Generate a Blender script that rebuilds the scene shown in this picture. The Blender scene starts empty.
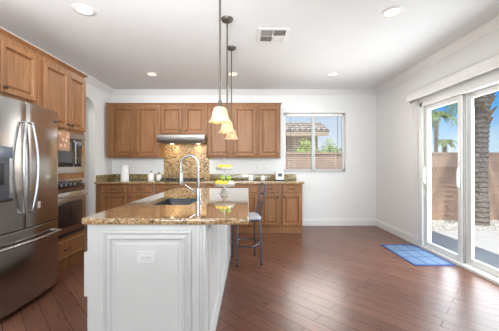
import bpy, bmesh, math, random
from mathutils import Vector, Matrix
random.seed(7)
C = bpy.context.scene.collection
SC = bpy.context.scene
PI = math.pi

# ------------------------------------------------------------------ camera
F_PX = 270.0
cam = bpy.data.cameras.new('camera')
cam_o = bpy.data.objects.new('camera', cam)
C.objects.link(cam_o)
cam_o.location = (0, 0, 1.24)
cam_o.rotation_euler = (PI/2, 0, 0)
cam.sensor_width = 36
cam.lens = F_PX/499*36
cam.shift_x = 0.5/499
cam.shift_y = -1.0/499
cam.clip_start = 0.05
cam.clip_end = 1500
SC.camera = cam_o

# ------------------------------------------------------------------ exposure
SC.view_settings.view_transform = 'Standard'
SC.view_settings.look = 'None'
SC.view_settings.exposure = 0.0
SC.view_settings.gamma = 1.0
SC.view_settings.use_curve_mapping = False

# ------------------------------------------------------------------ sky
W = bpy.data.worlds.new('sky')
SC.world = W
W.use_nodes = True
nt = W.node_tree
nt.nodes.clear()
wo = nt.nodes.new('ShaderNodeOutputWorld')
bg = nt.nodes.new('ShaderNodeBackground')
tc = nt.nodes.new('ShaderNodeTexCoord')
sp = nt.nodes.new('ShaderNodeSeparateXYZ')
rp = nt.nodes.new('ShaderNodeValToRGB')
nt.links.new(tc.outputs['Generated'], sp.inputs[0])
nt.links.new(sp.outputs['Z'], rp.inputs[0])
cr = rp.color_ramp
cr.elements[0].position = 0.0
cr.elements[0].color = (0.80, 0.90, 0.97, 1)
cr.elements[1].position = 1.0
cr.elements[1].color = (0.10, 0.28, 0.70, 1)
for p, c in ((0.06, (0.58, 0.80, 0.97, 1)), (0.17, (0.13, 0.43, 0.92, 1)), (0.28, (0.05, 0.26, 0.80, 1))):
    e = cr.elements.new(p)
    e.color = c
nz = nt.nodes.new('ShaderNodeTexNoise')
nz.inputs['Scale'].default_value = 3.5
nz.inputs['Detail'].default_value = 6
mp = nt.nodes.new('ShaderNodeMapping')
mp.inputs['Scale'].default_value = (1, 1, 3.5)
nt.links.new(tc.outputs['Generated'], mp.inputs[0])
nt.links.new(mp.outputs[0], nz.inputs['Vector'])
cl = nt.nodes.new('ShaderNodeValToRGB')
cl.color_ramp.elements[0].position = 0.52
cl.color_ramp.elements[0].color = (0, 0, 0, 1)
cl.color_ramp.elements[1].position = 0.78
cl.color_ramp.elements[1].color = (0.75, 0.75, 0.75, 1)
nt.links.new(nz.outputs['Fac'], cl.inputs[0])
mx = nt.nodes.new('ShaderNodeMix')
mx.data_type = 'RGBA'
mx.inputs[7].default_value = (0.93, 0.96, 1.0, 1)
nt.links.new(cl.outputs[0], mx.inputs[0])
nt.links.new(rp.outputs[0], mx.inputs[6])
hz = nt.nodes.new('ShaderNodeMapRange')
hz.interpolation_type = 'SMOOTHSTEP'
hz.inputs['From Min'].default_value = 0.30
hz.inputs['From Max'].default_value = 0.52
hz.inputs['To Min'].default_value = 0.62
hz.inputs['To Max'].default_value = 0.0
nt.links.new(sp.outputs['X'], hz.inputs[0])
mz = nt.nodes.new('ShaderNodeMix')
mz.data_type = 'RGBA'
mz.inputs[7].default_value = (0.90, 0.94, 0.98, 1)
nt.links.new(hz.outputs[0], mz.inputs[0])
nt.links.new(mx.outputs[2], mz.inputs[6])
nt.links.new(mz.outputs[2], bg.inputs['Color'])
bg.inputs['Strength'].default_value = 1.0
nt.links.new(bg.outputs[0], wo.inputs['Surface'])

# ------------------------------------------------------------------ sun, door and nook window daylight, added fill lamps
def lamp(name, kind, loc, aim, energy, color=(1, 1, 1), **kw):
    l = bpy.data.lights.new(name, kind)
    l.energy = energy
    l.color = color
    for k, v in kw.items():
        setattr(l, k, v)
    o = bpy.data.objects.new(name, l)
    C.objects.link(o)
    o.location = loc
    o.rotation_euler = Vector(aim).to_track_quat('-Z', 'Y').to_euler()
    return o
lamp('sun', 'SUN', (0, 0, 12), (0.25, 0.38, -0.90), 4.3, (1.0, 0.96, 0.90), angle=0.009)
DAY = (0.91, 0.965, 1.0)
lamp('daylight_patio_door', 'AREA', (2.78, 3.15, 1.15), (-1, 0, -0.12), 74, DAY, shape='RECTANGLE', size=1.7, size_y=1.9)
lamp('daylight_nook_window', 'AREA', (1.34, 5.465, 1.70), (0, -1, 0.0), 15, (1.0, 0.95, 0.90), shape='RECTANGLE', size=1.05, size_y=1.0, spread=math.radians(105))
lamp('rear_fill', 'AREA', (-1.35, -3.70, 1.45), (0.0, 1, 0.45), 63, DAY, shape='RECTANGLE', size=1.9, size_y=1.7)  # added fill from behind the camera, set in an unseen opening
lamp('rear_fill', 'AREA', (1.35, -3.70, 1.45), (0.0, 1, 0.45), 63, DAY, shape='RECTANGLE', size=1.9, size_y=1.7)  # second added fill from behind the camera
lamp('kitchen_fill', 'AREA', (-0.3, 0.3, 1.9), (-0.13, 0.97, 0.05), 26, (0.92, 0.965, 1.0), shape='SQUARE', size=0.8, spread=math.radians(80))  # added fill lamp without fixture, brightens the back of the kitchen
lamp('ceiling_fill', 'AREA', (-2.0, 0.6, 2.0), (0.1, 0.75, 0.65), 30, (0.90, 0.955, 1.0), shape='SQUARE', size=0.8, spread=math.radians(120))  # added fill lamp without fixture, evens out the ceiling
CAN_W = 5.6          # each recessed ceiling lamp
PENDANT_W = 0.55      # each pendant bulb

# ------------------------------------------------------------------ mesh helpers
class MB:
    def __init__(s):
        s.bm = bmesh.new()
    def box(s, x0, x1, y0, y1, z0, z1, b=0.0, seg=2):
        r = bmesh.ops.create_cube(s.bm, size=1)
        vs = r['verts']
        for v in vs:
            v.co = Vector(((x0+x1)/2+v.co.x*(x1-x0), (y0+y1)/2+v.co.y*(y1-y0), (z0+z1)/2+v.co.z*(z1-z0)))
        if b > 0:
            es = list({e for v in vs for e in v.link_edges})
            bmesh.ops.bevel(s.bm, geom=es, offset=b, segments=seg, affect='EDGES', profile=0.5)
        return s
    def cyl(s, p0, p1, r0, r1=None, seg=20, caps=True):
        r1 = r0 if r1 is None else r1
        p0, p1 = Vector(p0), Vector(p1)
        d = (p1-p0)
        q = d.to_track_quat('Z', 'Y')
        rings = []
        for p, r in ((p0, r0), (p1, r1)):
            rings.append([s.bm.verts.new(p + q @ Vector((r*math.cos(2*PI*i/seg), r*math.sin(2*PI*i/seg), 0))) for i in range(seg)])
        for i in range(seg):
            j = (i+1) % seg
            s.bm.faces.new((rings[0][i], rings[0][j], rings[1][j], rings[1][i]))
        if caps:
            s.bm.faces.new(rings[0][::-1])
            s.bm.faces.new(rings[1])
        return s
    def tube(s, pts, r, seg=10, closed=False):
        pts = [Vector(p) for p in pts]
        n = len(pts)
        rr = r if isinstance(r, (list, tuple)) else [r]*n
        rings = []
        prev = None
        for i, p in enumerate(pts):
            if closed:
                t = pts[(i+1) % n]-pts[i-1]
            else:
                t = pts[min(i+1, n-1)]-pts[max(i-1, 0)]
            t.normalize()
            if prev is None:
                a = Vector((0, 0, 1)) if abs(t.z) < 0.9 else Vector((1, 0, 0))
                u = t.cross(a).normalized()
            else:
                u = (prev - t*prev.dot(t)).normalized()
            prev = u
            w = t.cross(u)
            rings.append([s.bm.verts.new(p+u*rr[i]*math.cos(2*PI*k/seg)+w*rr[i]*math.sin(2*PI*k/seg)) for k in range(seg)])
        m = n if closed else n-1
        for i in range(m):
            a, b = rings[i], rings[(i+1) % n]
            for k in range(seg):
                l = (k+1) % seg
                s.bm.faces.new((a[k], a[l], b[l], b[k]))
        if not closed:
            s.bm.faces.new(rings[0][::-1])
            s.bm.faces.new(rings[-1])
        return s
    def lathe(s, prof, c=(0, 0, 0), seg=28, wave=None, close=True):
        c = Vector(c)
        rings = []
        for r, z in prof:
            if r < 1e-6:
                rings.append([s.bm.verts.new(c+Vector((0, 0, z)))])
            else:
                ring = []
                for i in range(seg):
                    a = 2*PI*i/seg
                    q, dz = r, 0
                    if wave:
                        q, dz = wave(r, z, a)
                    ring.append(s.bm.verts.new(c+Vector((q*math.cos(a), q*math.sin(a), z+dz))))
                rings.append(ring)
        for a, b in zip(rings, rings[1:]):
            for i in range(seg):
                j = (i+1) % seg
                if len(a) == 1 and len(b) == 1:
                    continue
                if len(a) == 1:
                    s.bm.faces.new((a[0], b[j], b[i]))
                elif len(b) == 1:
                    s.bm.faces.new((a[i], a[j], b[0]))
                else:
                    s.bm.faces.new((a[i], a[j], b[j], b[i]))
        return s
    def ball(s, c, rx, ry=None, rz=None, seg=16, rot=None):
        ry = rx if ry is None else ry
        rz = rx if rz is None else rz
        r = bmesh.ops.create_uvsphere(s.bm, u_segments=seg, v_segments=max(6, seg//2+2), radius=1)
        for v in r['verts']:
            p = Vector((v.co.x*rx, v.co.y*ry, v.co.z*rz))
            if rot is not None:
                p = rot @ p
            v.co = Vector(c)+p
        return s
    def prism(s, poly, f, w0, w1):
        a = [s.bm.verts.new(f(u, v, w0)) for u, v in poly]
        b = [s.bm.verts.new(f(u, v, w1)) for u, v in poly]
        n = len(poly)
        s.bm.faces.new(a[::-1])
        s.bm.faces.new(b)
        for i in range(n):
            j = (i+1) % n
            s.bm.faces.new((a[i], a[j], b[j], b[i]))
        return s
    def rects(s, f, u0, u1, v0, v1, rings, back=0.0):
        """stepped panel: concentric rectangles (inset, height) on a face, closed at the back"""
        L = []
        for ins, w in [(0, back)]+rings:
            L.append([s.bm.verts.new(f(u, v, w)) for u, v in ((u0+ins, v0+ins), (u1-ins, v0+ins), (u1-ins, v1-ins), (u0+ins, v1-ins))])
        s.bm.faces.new(L[0][::-1])
        for a, b in zip(L, L[1:]):
            for i in range(4):
                j = (i+1) % 4
                s.bm.faces.new((a[i], a[j], b[j], b[i]))
        s.bm.faces.new(L[-1])
        return s
    def fbox(s, f, u0, u1, v0, v1, w0, w1, b=0.0):
        p, q = f(u0, v0, w0), f(u1, v1, w1)
        lo = [min(p[i], q[i]) for i in range(3)]
        hi = [max(p[i], q[i]) for i in range(3)]
        return s.box(lo[0], hi[0], lo[1], hi[1], lo[2], hi[2], b)
    def build(s, name, mat, parent=None, smooth=True, angle=38):
        bmesh.ops.recalc_face_normals(s.bm, faces=s.bm.faces[:])
        off = world_loc(parent)
        if off.length > 0:
            for v in s.bm.verts:
                v.co -= off
        me = bpy.data.meshes.new(name)
        s.bm.to_mesh(me)
        s.bm.free()
        if smooth:
            for p in me.polygons:
                p.use_smooth = True
            me.set_sharp_from_angle(angle=math.radians(angle))
        o = bpy.data.objects.new(name, me)
        C.objects.link(o)
        if mat:
            me.materials.append(mat)
        if parent:
            o.parent = parent
        return o

def world_loc(o):
    v = Vector((0, 0, 0))
    while o:
        v += Vector(o.location)
        o = o.parent
    return v
def thing(name, label, cat, loc, group=None):
    o = bpy.data.objects.new(name, None)
    o.empty_display_size = 0.05
    C.objects.link(o)
    o.location = loc
    return tag(o, label, cat, group)
def tag(o, label, cat, group=None):
    o['label'] = label
    o['category'] = cat
    if group:
        o['group'] = group
    return o
def rebase(o, loc):
    """move a single mesh object's origin to loc"""
    d = Vector(loc)
    for v in o.data.vertices:
        v.co -= d
    o.location = d
    return o
def struct(o):
    o['kind'] = 'structure'
    return o
def copy_thing(src, loc, label, rotz=None):
    def cp(o, par):
        c = o.copy()
        C.objects.link(c)
        if par:
            c.parent = par
        for ch in o.children:
            cp(ch, c)
        return c
    r = cp(src, None)
    r.location = loc
    if rotz is not None:
        r.rotation_euler = (0, 0, rotz)
    r['label'] = label
    return r

# face mappings: u across, v up, w outwards
def face_back(y):
    return lambda u, v, w: Vector((u, y-w, v))
def face_left(x):
    return lambda u, v, w: Vector((x+w, u, v))
def face_right(x):
    return lambda u, v, w: Vector((x-w, u, v))
def plan(u, v, w):
    return Vector((u, v, w))

# ------------------------------------------------------------------ materials
def mat_new(name):
    m = bpy.data.materials.new(name)
    m.use_nodes = True
    t = m.node_tree
    b = t.nodes['Principled BSDF']
    return m, t, b
def N(t, kind, **kw):
    n = t.nodes.new(kind)
    for k, v in kw.items():
        setattr(n, k, v)
    return n
def ramp(t, stops, src):
    r = N(t, 'ShaderNodeValToRGB')
    e = r.color_ramp.elements
    e[0].position, e[0].color = stops[0][0], (*stops[0][1], 1)
    e[1].position, e[1].color = stops[-1][0], (*stops[-1][1], 1)
    for p, c in stops[1:-1]:
        k = e.new(p)
        k.color = (*c, 1)
    t.links.new(src, r.inputs[0])
    return r.outputs[0]
def noise(t, scale, detail=4, vec=None, sc3=None, rough=0.55, rot=None):
    n = N(t, 'ShaderNodeTexNoise')
    n.inputs['Scale'].default_value = scale
    n.inputs['Detail'].default_value = detail
    n.inputs['Roughness'].default_value = rough
    c = N(t, 'ShaderNodeTexCoord')
    src = vec if vec is not None else c.outputs['Object']
    if sc3 or rot:
        m = N(t, 'ShaderNodeMapping')
        if sc3:
            m.inputs['Scale'].default_value = sc3
        if rot:
            m.inputs['Rotation'].default_value = rot
        t.links.new(src, m.inputs[0])
        src = m.outputs[0]
    t.links.new(src, n.inputs['Vector'])
    return n.outputs['Fac']
def mixc(t, fac, a, b, mode='MIX'):
    m = N(t, 'ShaderNodeMix', data_type='RGBA', blend_type=mode)
    for i, x in ((0, fac), (6, a), (7, b)):
        if isinstance(x, (int, float)):
            m.inputs[i].default_value = x
        elif isinstance(x, tuple):
            m.inputs[i].default_value = (*x, 1)
        else:
            t.links.new(x, m.inputs[i])
    return m.outputs[2]
def bump(t, b, h, strength=0.2, dist=0.01):
    n = N(t, 'ShaderNodeBump')
    n.inputs['Strength'].default_value = strength
    n.inputs['Distance'].default_value = dist
    t.links.new(h, n.inputs['Height'])
    t.links.new(n.outputs[0], b.inputs['Normal'])
def simple(name, col, rough=0.5, metal=0.0, spec=0.5, var=0.04, scale=12, bstr=0.0, coat=0.0):
    m, t, b = mat_new(name)
    n = noise(t, scale, 3)
    lo = tuple(max(0, c*(1-var)) for c in col)
    hi = tuple(min(1, c*(1+var)) for c in col)
    t.links.new(ramp(t, [(0.3, lo), (0.7, hi)], n), b.inputs['Base Color'])
    b.inputs['Roughness'].default_value = rough
    b.inputs['Metallic'].default_value = metal
    b.inputs['Specular IOR Level'].default_value = spec
    if coat:
        b.inputs['Coat Weight'].default_value = coat
        b.inputs['Coat Roughness'].default_value = 0.08
    if bstr:
        bump(t, b, noise(t, scale*8, 3), bstr, 0.004)
    return m
def emit(name, col, strength):
    m, t, b = mat_new(name)
    b.inputs['Base Color'].default_value = (*col, 1)
    b.inputs['Emission Color'].default_value = (*col, 1)
    b.inputs['Emission Strength'].default_value = strength
    return m

M = {}
M['wall'] = simple('wall_paint', (0.82, 0.82, 0.81), 0.75, spec=0.25, var=0.01, scale=3, bstr=0.05)
M['ceiling'] = simple('ceiling_paint', (0.83, 0.835, 0.83), 0.85, spec=0.2, var=0.01, scale=3, bstr=0.05)
M['trim'] = simple('white_trim', (0.80, 0.79, 0.77), 0.45, var=0.01)
M['vinyl'] = simple('white_vinyl', (0.82, 0.82, 0.80), 0.35, var=0.01)
M['island'] = simple('white_cabinet_paint', (0.70, 0.705, 0.695), 0.4, var=0.012)
M['plastic'] = simple('white_plastic', (0.80, 0.80, 0.79), 0.3, var=0.01)
M['slot'] = simple('dark_slot', (0.05, 0.05, 0.05), 0.5)
M['black'] = simple('black_metal', (0.02, 0.02, 0.022), 0.4)
M['blackglass'] = simple('black_glass', (0.015, 0.015, 0.018), 0.06, spec=0.6, coat=0.5)
M['bronze'] = simple('dark_bronze', (0.10, 0.085, 0.07), 0.45, metal=0.5, var=0.1)
M['knob'] = simple('knob_bronze', (0.03, 0.022, 0.017), 0.45, metal=0.1, var=0.1)
M['chrome'] = simple('brushed_chrome', (0.36, 0.37, 0.39), 0.22, metal=1.0, var=0.03)
M['sinksteel'] = simple('dark_sink', (0.045, 0.045, 0.05), 0.35, metal=0.3, var=0.05)
M['stoolmetal'] = simple('stool_steel', (0.10, 0.10, 0.125), 0.35, metal=0.8, var=0.1)
M['cushion'] = simple('cushion_fabric', (0.56, 0.56, 0.60), 0.8, var=0.06, bstr=0.1)
M['ceramic'] = simple('white_ceramic', (0.82, 0.81, 0.79), 0.18, var=0.01, coat=0.3)
M['paper'] = simple('white_paper', (0.86, 0.86, 0.86), 0.9, var=0.02, bstr=0.1)
M['greyplastic'] = simple('grey_plastic', (0.09, 0.095, 0.11), 0.4)
M['bluegrey'] = simple('dispenser_panel', (0.16, 0.19, 0.24), 0.2, spec=0.6)
M['lemon'] = simple('lemon_skin', (0.85, 0.58, 0.06), 0.4, var=0.1, scale=30, bstr=0.15)
M['lime'] = simple('green_apple_skin', (0.27, 0.42, 0.04), 0.35, var=0.12, scale=20)
M['garlic'] = simple('garlic_skin', (0.82, 0.76, 0.70), 0.5, var=0.06, scale=30)
M['standmetal'] = simple('pewter_stand', (0.50, 0.47, 0.43), 0.35, metal=0.4, var=0.08)
M['fabrictan'] = simple('tan_cloth', (0.46, 0.27, 0.16), 0.85, var=0.12, scale=40, bstr=0.2)
M['fabricdot'] = simple('pale_cloth_dot', (0.72, 0.46, 0.34), 0.85, var=0.08)
M['sticker'] = simple('pale_sticker', (0.55, 0.52, 0.48), 0.5)
M['badge'] = simple('dark_badge', (0.05, 0.05, 0.06), 0.25)
M['ventgrey'] = simple('vent_louvre', (0.34, 0.33, 0.31), 0.5)

# cabinet wood
m, t, b = mat_new('maple_wood')
g = noise(t, 2.2, 6, sc3=(16, 16, 1.1), rough=0.6)
l = noise(t, 1.6, 2)
c1 = ramp(t, [(0.25, (0.205, 0.088, 0.034)), (0.5, (0.285, 0.133, 0.056)), (0.78, (0.375, 0.19, 0.087))], g)
c2 = ramp(t, [(0.3, (0.86, 0.86, 0.86)), (0.7, (1.08, 1.06, 1.03))], l)
t.links.new(mixc(t, 1.0, c1, c2, 'MULTIPLY'), b.inputs['Base Color'])
b.inputs['Roughness'].default_value = 0.42
b.inputs['Specular IOR Level'].default_value = 0.4
M['wood'] = m

# brushed stainless steel
m, t, b = mat_new('stainless_steel')
g = noise(t, 6, 4, sc3=(60, 60, 0.6))
t.links.new(ramp(t, [(0.3, (0.44, 0.425, 0.41)), (0.7, (0.52, 0.505, 0.49))], g), b.inputs['Base Color'])
b.inputs['Metallic'].default_value = 1.0
t.links.new(ramp(t, [(0.3, (0.15, 0.15, 0.15)), (0.7, (0.21, 0.21, 0.21))], g), b.inputs['Roughness'])
M['steel'] = m
M['hoodsteel'] = simple('satin_steel', (0.36, 0.335, 0.31), 0.33, metal=0.95, var=0.03)
M['handle'] = simple('steel_handle', (0.50, 0.50, 0.51), 0.25, metal=1.0, var=0.02)

# granite
def granite(name, sc, tones, rough=0.09, dark=0.5, coat=1.0):
    m, t, b = mat_new(name)
    c = N(t, 'ShaderNodeTexCoord')
    v = N(t, 'ShaderNodeTexVoronoi')
    v.inputs['Scale'].default_value = 62*sc
    v.inputs['Randomness'].default_value = 1
    d = N(t, 'ShaderNodeTexNoise')
    d.inputs['Scale'].default_value = 40*sc
    t.links.new(c.outputs['Object'], d.inputs['Vector'])
    mv = N(t, 'ShaderNodeVectorMath', operation='SCALE')
    mv.inputs['Scale'].default_value = 0.02/sc
    t.links.new(d.outputs['Color'], mv.inputs[0])
    ad = N(t, 'ShaderNodeVectorMath', operation='ADD')
    t.links.new(c.outputs['Object'], ad.inputs[0])
    t.links.new(mv.outputs[0], ad.inputs[1])
    t.links.new(ad.outputs[0], v.inputs['Vector'])
    s = N(t, 'ShaderNodeSeparateColor')
    t.links.new(v.outputs['Color'], s.inputs[0])
    cells = ramp(t, [(0.0, tones[0]), (0.22, tones[1]), (0.5, tones[2]), (0.8, tones[3]), (1.0, tones[4])], s.outputs[0])
    fine = ramp(t, [(0.35, (0.72, 0.70, 0.66)), (0.65, (1.12, 1.1, 1.05))], noise(t, 150*sc, 3))
    cells = mixc(t, 1.0, cells, fine, 'MULTIPLY')
    big = ramp(t, [(0.38, (0, 0, 0)), (0.62, (1, 1, 1))], noise(t, 7*sc, 4))
    cells = mixc(t, big, cells, mixc(t, 0.42, cells, tones[2]))
    blot = ramp(t, [(0.60, (0, 0, 0)), (0.68, (dark, dark, dark))], noise(t, 26*sc, 5))
    cells = mixc(t, blot, cells, tones[0])
    t.links.new(cells, b.inputs['Base Color'])
    b.inputs['Roughness'].default_value = rough
    b.inputs['Specular IOR Level'].default_value = 0.6
    b.inputs['Coat Weight'].default_value = coat
    b.inputs['Coat Roughness'].default_value = 0.05
    b.inputs['Coat IOR'].default_value = 1.5
    return m
TAN = [(0.035, 0.028, 0.024), (0.21, 0.12, 0.055), (0.46, 0.28, 0.125), (0.58, 0.39, 0.20), (0.72, 0.60, 0.43)]
M['granite'] = granite('gold_granite', 1.75, TAN, 0.06, 0.8)
M['granite_panel'] = granite('amber_granite', 0.62, [(0.07, 0.03, 0.015), (0.30, 0.15, 0.06), (0.56, 0.36, 0.16), (0.64, 0.47, 0.25), (0.74, 0.60, 0.40)], 0.45, 0.75, 0.0)
M['granite_splash'] = granite('green_gold_granite', 0.8, [(0.06, 0.05, 0.03), (0.18, 0.14, 0.06), (0.34, 0.26, 0.11), (0.42, 0.35, 0.17), (0.52, 0.46, 0.30)], 0.15)

# diagonal plank floor
m, t, b = mat_new('plank_floor')
c = N(t, 'ShaderNodeTexCoord')
mpn = N(t, 'ShaderNodeMapping')
mpn.inputs['Rotation'].default_value = (0, 0, PI/4)
t.links.new(c.outputs['Object'], mpn.inputs[0])
br = N(t, 'ShaderNodeTexBrick', offset=0.37, offset_frequency=2, squash=1.0)
br.inputs['Color1'].default_value = (0.0, 0.0, 0.0, 1)
br.inputs['Color2'].default_value = (1.0, 1.0, 1.0, 1)
br.inputs['Mortar'].default_value = (0.5, 0.5, 0.5, 1)
br.inputs['Scale'].default_value = 1.0
br.inputs['Mortar Size'].default_value = 0.003
br.inputs['Mortar Smooth'].default_value = 0.3
br.inputs['Bias'].default_value = 0.0
br.inputs['Brick Width'].default_value = 1.15
br.inputs['Row Height'].default_value = 0.125
t.links.new(mpn.outputs[0], br.inputs['Vector'])
plank = ramp(t, [(0.0, (0.14, 0.060, 0.038)), (0.5, (0.17, 0.074, 0.047)), (1.0, (0.20, 0.09, 0.058))], br.outputs['Color'])
grain = noise(t, 3.0, 6, vec=mpn.outputs[0], sc3=(1.6, 22, 1), rough=0.65)
gr = ramp(t, [(0.25, (0.84, 0.83, 0.82)), (0.75, (1.12, 1.11, 1.10))], grain)
pc = mixc(t, 1.0, plank, gr, 'MULTIPLY')
pc = mixc(t, br.outputs['Fac'], pc, (0.085, 0.038, 0.025))
sm = N(t, 'ShaderNodeMath', operation='MULTIPLY_ADD')
sm.inputs[1].default_value = -0.4
sm.inputs[2].default_value = 0.5
t.links.new(br.outputs['Fac'], sm.inputs[0])
t.links.new(sm.outputs[0], b.inputs['Specular IOR Level'])
t.links.new(pc, b.inputs['Base Color'])
t.links.new(ramp(t, [(0.2, (0.25, 0.25, 0.25)), (0.8, (0.33, 0.33, 0.33))], grain), b.inputs['Roughness'])
wav = noise(t, 2.2, 2, vec=mpn.outputs[0], sc3=(1.4, 7, 1))
hsum = N(t, 'ShaderNodeMath', operation='SUBTRACT')
t.links.new(wav, hsum.inputs[0])
t.links.new(br.outputs['Fac'], hsum.inputs[1])
bump(t, b, hsum.outputs[0], 0.12, 0.005)
M['floor'] = m

# thin clear glass
m, t, b = mat_new('clear_glass')
t.nodes.remove(b)
out = t.nodes['Material Output']
tr = N(t, 'ShaderNodeBsdfTransparent')
tr.inputs[0].default_value = (0.97, 0.985, 0.985, 1)
gl = N(t, 'ShaderNodeBsdfGlossy')
gl.inputs['Roughness'].default_value = 0.0
lw = N(t, 'ShaderNodeLayerWeight')
lw.inputs['Blend'].default_value = 0.5
pw = N(t, 'ShaderNodeMath', operation='POWER')
pw.inputs[1].default_value = 4.0
t.links.new(lw.outputs['Facing'], pw.inputs[0])
fr = N(t, 'ShaderNodeMath', operation='MULTIPLY_ADD')
fr.inputs[1].default_value = 0.2
fr.inputs[2].default_value = 0.005
t.links.new(pw.outputs[0], fr.inputs[0])
ms = N(t, 'ShaderNodeMixShader')
t.links.new(fr.outputs[0], ms.inputs[0])
t.links.new(tr.outputs[0], ms.inputs[1])
t.links.new(gl.outputs[0], ms.inputs[2])
t.links.new(ms.outputs[0], out.inputs['Surface'])
M['glass'] = m

# alabaster pendant glass
m, t, b = mat_new('alabaster_glass')
out = t.nodes['Material Output']
vein = ramp(t, [(0.38, (0.74, 0.58, 0.38)), (0.6, (0.90, 0.83, 0.68))], noise(t, 22, 5))
tl = N(t, 'ShaderNodeBsdfTranslucent')
t.links.new(vein, tl.inputs[0])
t.links.new(vein, b.inputs['Base Color'])
b.inputs['Roughness'].default_value = 0.3
ms = N(t, 'ShaderNodeMixShader')
ms.inputs[0].default_value = 0.55
t.links.new(b.outputs[0], ms.inputs[1])
t.links.new(tl.outputs[0], ms.inputs[2])
t.links.new(ms.outputs[0], out.inputs['Surface'])
M['shade'] = m
M['bulb'] = emit('bulb_glow', (1.0, 0.86, 0.62), 2.2)
M['canlens'] = emit('downlight_glow', (1.0, 0.84, 0.60), 1.25)
M['hoodlens'] = emit('hood_lamp_glow', (1.0, 0.85, 0.6), 5.0)

# blue door mat
m, t, b = mat_new('blue_mat_weave')
c = N(t, 'ShaderNodeTexCoord')
s = N(t, 'ShaderNodeSeparateXYZ')
t.links.new(c.outputs['Object'], s.inputs[0])
def line(src, period, off, half):
    a = N(t, 'ShaderNodeMath', operation='ADD'); a.inputs[1].default_value = off
    t.links.new(src, a.inputs[0])
    p = N(t, 'ShaderNodeMath', operation='PINGPONG'); p.inputs[1].default_value = period/2
    t.links.new(a.outputs[0], p.inputs[0])
    l = N(t, 'ShaderNodeMath', operation='LESS_THAN'); l.inputs[1].default_value = half
    t.links.new(p.outputs[0], l.inputs[0])
    return l.outputs[0]
mxn = N(t, 'ShaderNodeMath', operation='MAXIMUM')
t.links.new(line(s.outputs['X'], 0.155, 0.0775, 0.008), mxn.inputs[0])
t.links.new(line(s.outputs['Y'], 0.27, 0.135, 0.011), mxn.inputs[1])
t.links.new(mixc(t, mxn.outputs[0], (0.145, 0.225, 0.36), (0.04, 0.08, 0.19)), b.inputs['Base Color'])
b.inputs['Roughness'].default_value = 0.6
b.inputs['Specular IOR Level'].default_value = 0.2
bump(t, b, noise(t, 220, 2), 0.3, 0.003)
M['mat'] = m
M['matborder'] = simple('blue_mat_border', (0.05, 0.11, 0.33), 0.65, var=0.08)

# outdoors
m, t, b = mat_new('tan_block')
c = N(t, 'ShaderNodeTexCoord')
mpn = N(t, 'ShaderNodeMapping')
mpn.inputs['Rotation'].default_value = (PI/2, 0, 0)
t.links.new(c.outputs['Object'], mpn.inputs[0])
br = N(t, 'ShaderNodeTexBrick')
br.inputs['Color1'].default_value = (0.60, 0.40, 0.28, 1)
br.inputs['Color2'].default_value = (0.66, 0.45, 0.325, 1)
br.inputs['Mortar'].default_value = (0.48, 0.34, 0.26, 1)
br.inputs['Scale'].default_value = 1
br.inputs['Brick Width'].default_value = 0.4
br.inputs['Row Height'].default_value = 0.2
br.inputs['Mortar Size'].default_value = 0.006
t.links.new(mpn.outputs[0], br.inputs['Vector'])
t.links.new(br.outputs['Color'], b.inputs['Base Color'])
b.inputs['Roughness'].default_value = 0.9
bump(t, b, noise(t, 60, 3), 0.4, 0.01)
M['block'] = m
M['concrete'] = simple('concrete_patio', (0.58, 0.56, 0.53), 0.8, var=0.06, scale=4, bstr=0.1)
M['gravelbed'] = simple('gravel_bed', (0.50, 0.47, 0.43), 0.95, var=0.35, scale=40, bstr=0.6)
M['stone'] = simple('pale_pebble', (0.62, 0.59, 0.55), 0.85, var=0.25, scale=9)
M['soil'] = simple('yard_soil', (0.36, 0.29, 0.22), 0.95, var=0.2)
m, t, b = mat_new('palm_bark')
t.links.new(ramp(t, [(0.3, (0.24, 0.20, 0.165)), (0.7, (0.46, 0.40, 0.345))], noise(t, 5, 5, sc3=(2, 2, 9))), b.inputs['Base Color'])
b.inputs['Roughness'].default_value = 0.95
bump(t, b, noise(t, 9, 5, sc3=(2, 2, 9)), 0.8, 0.04)
M['bark'] = m
M['frond'] = simple('palm_frond', (0.20, 0.27, 0.10), 0.6, var=0.3, scale=6)
M['drybase'] = simple('dry_frond_boot', (0.34, 0.25, 0.15), 0.9, var=0.2)
M['leaf'] = simple('bush_leaf', (0.46, 0.58, 0.13), 0.6, var=0.3, scale=5)
M['stucco'] = simple('tan_stucco', (0.72, 0.55, 0.40), 0.9, var=0.04, bstr=0.2)
M['tile'] = simple('roof_tile', (0.50, 0.42, 0.37), 0.85, var=0.3, scale=5)
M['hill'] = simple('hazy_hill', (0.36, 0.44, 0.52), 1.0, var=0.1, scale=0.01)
M['roof'] = simple('roof_underlay', (0.5, 0.46, 0.42), 0.9)

# ------------------------------------------------------------------ room shell
XL, XR, YB, YR, H = -2.78, 2.58, 5.49, -3.5, 2.74
HX = -4.5            # far side of the hall beyond the arch
TW = 0.15
def grid_wall(mb, f, u0, u1, v0, v1, w0, w1, holes):
    us = sorted({u0, u1, *[h[0] for h in holes], *[h[1] for h in holes]})
    vs = sorted({v0, v1, *[h[2] for h in holes], *[h[3] for h in holes]})
    for a, c in zip(us, us[1:]):
        for d, e in zip(vs, vs[1:]):
            um, vm = (a+c)/2, (d+e)/2
            if any(h[0] < um < h[1] and h[2] < vm < h[3] for h in holes):
                continue
            mb.fbox(f, a, c, d, e, w0, w1)

struct(MB().box(HX-TW, XR, YR-TW, YB+TW, -0.12, 0.0).build('floor', M['floor']))
struct(MB().box(HX-TW, XR+TW, YR-TW, YB+TW, H, H+0.06).build('ceiling', M['ceiling']))
roof = struct(MB().box(HX-0.5, 2.86, YR-1.0, 5.83, H+0.07, H+0.22).build('roof_slab', M['roof']))  # unseen roof; overhang shaped to shade the patio and rear openings
roof.name = 'roof_slab'

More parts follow.
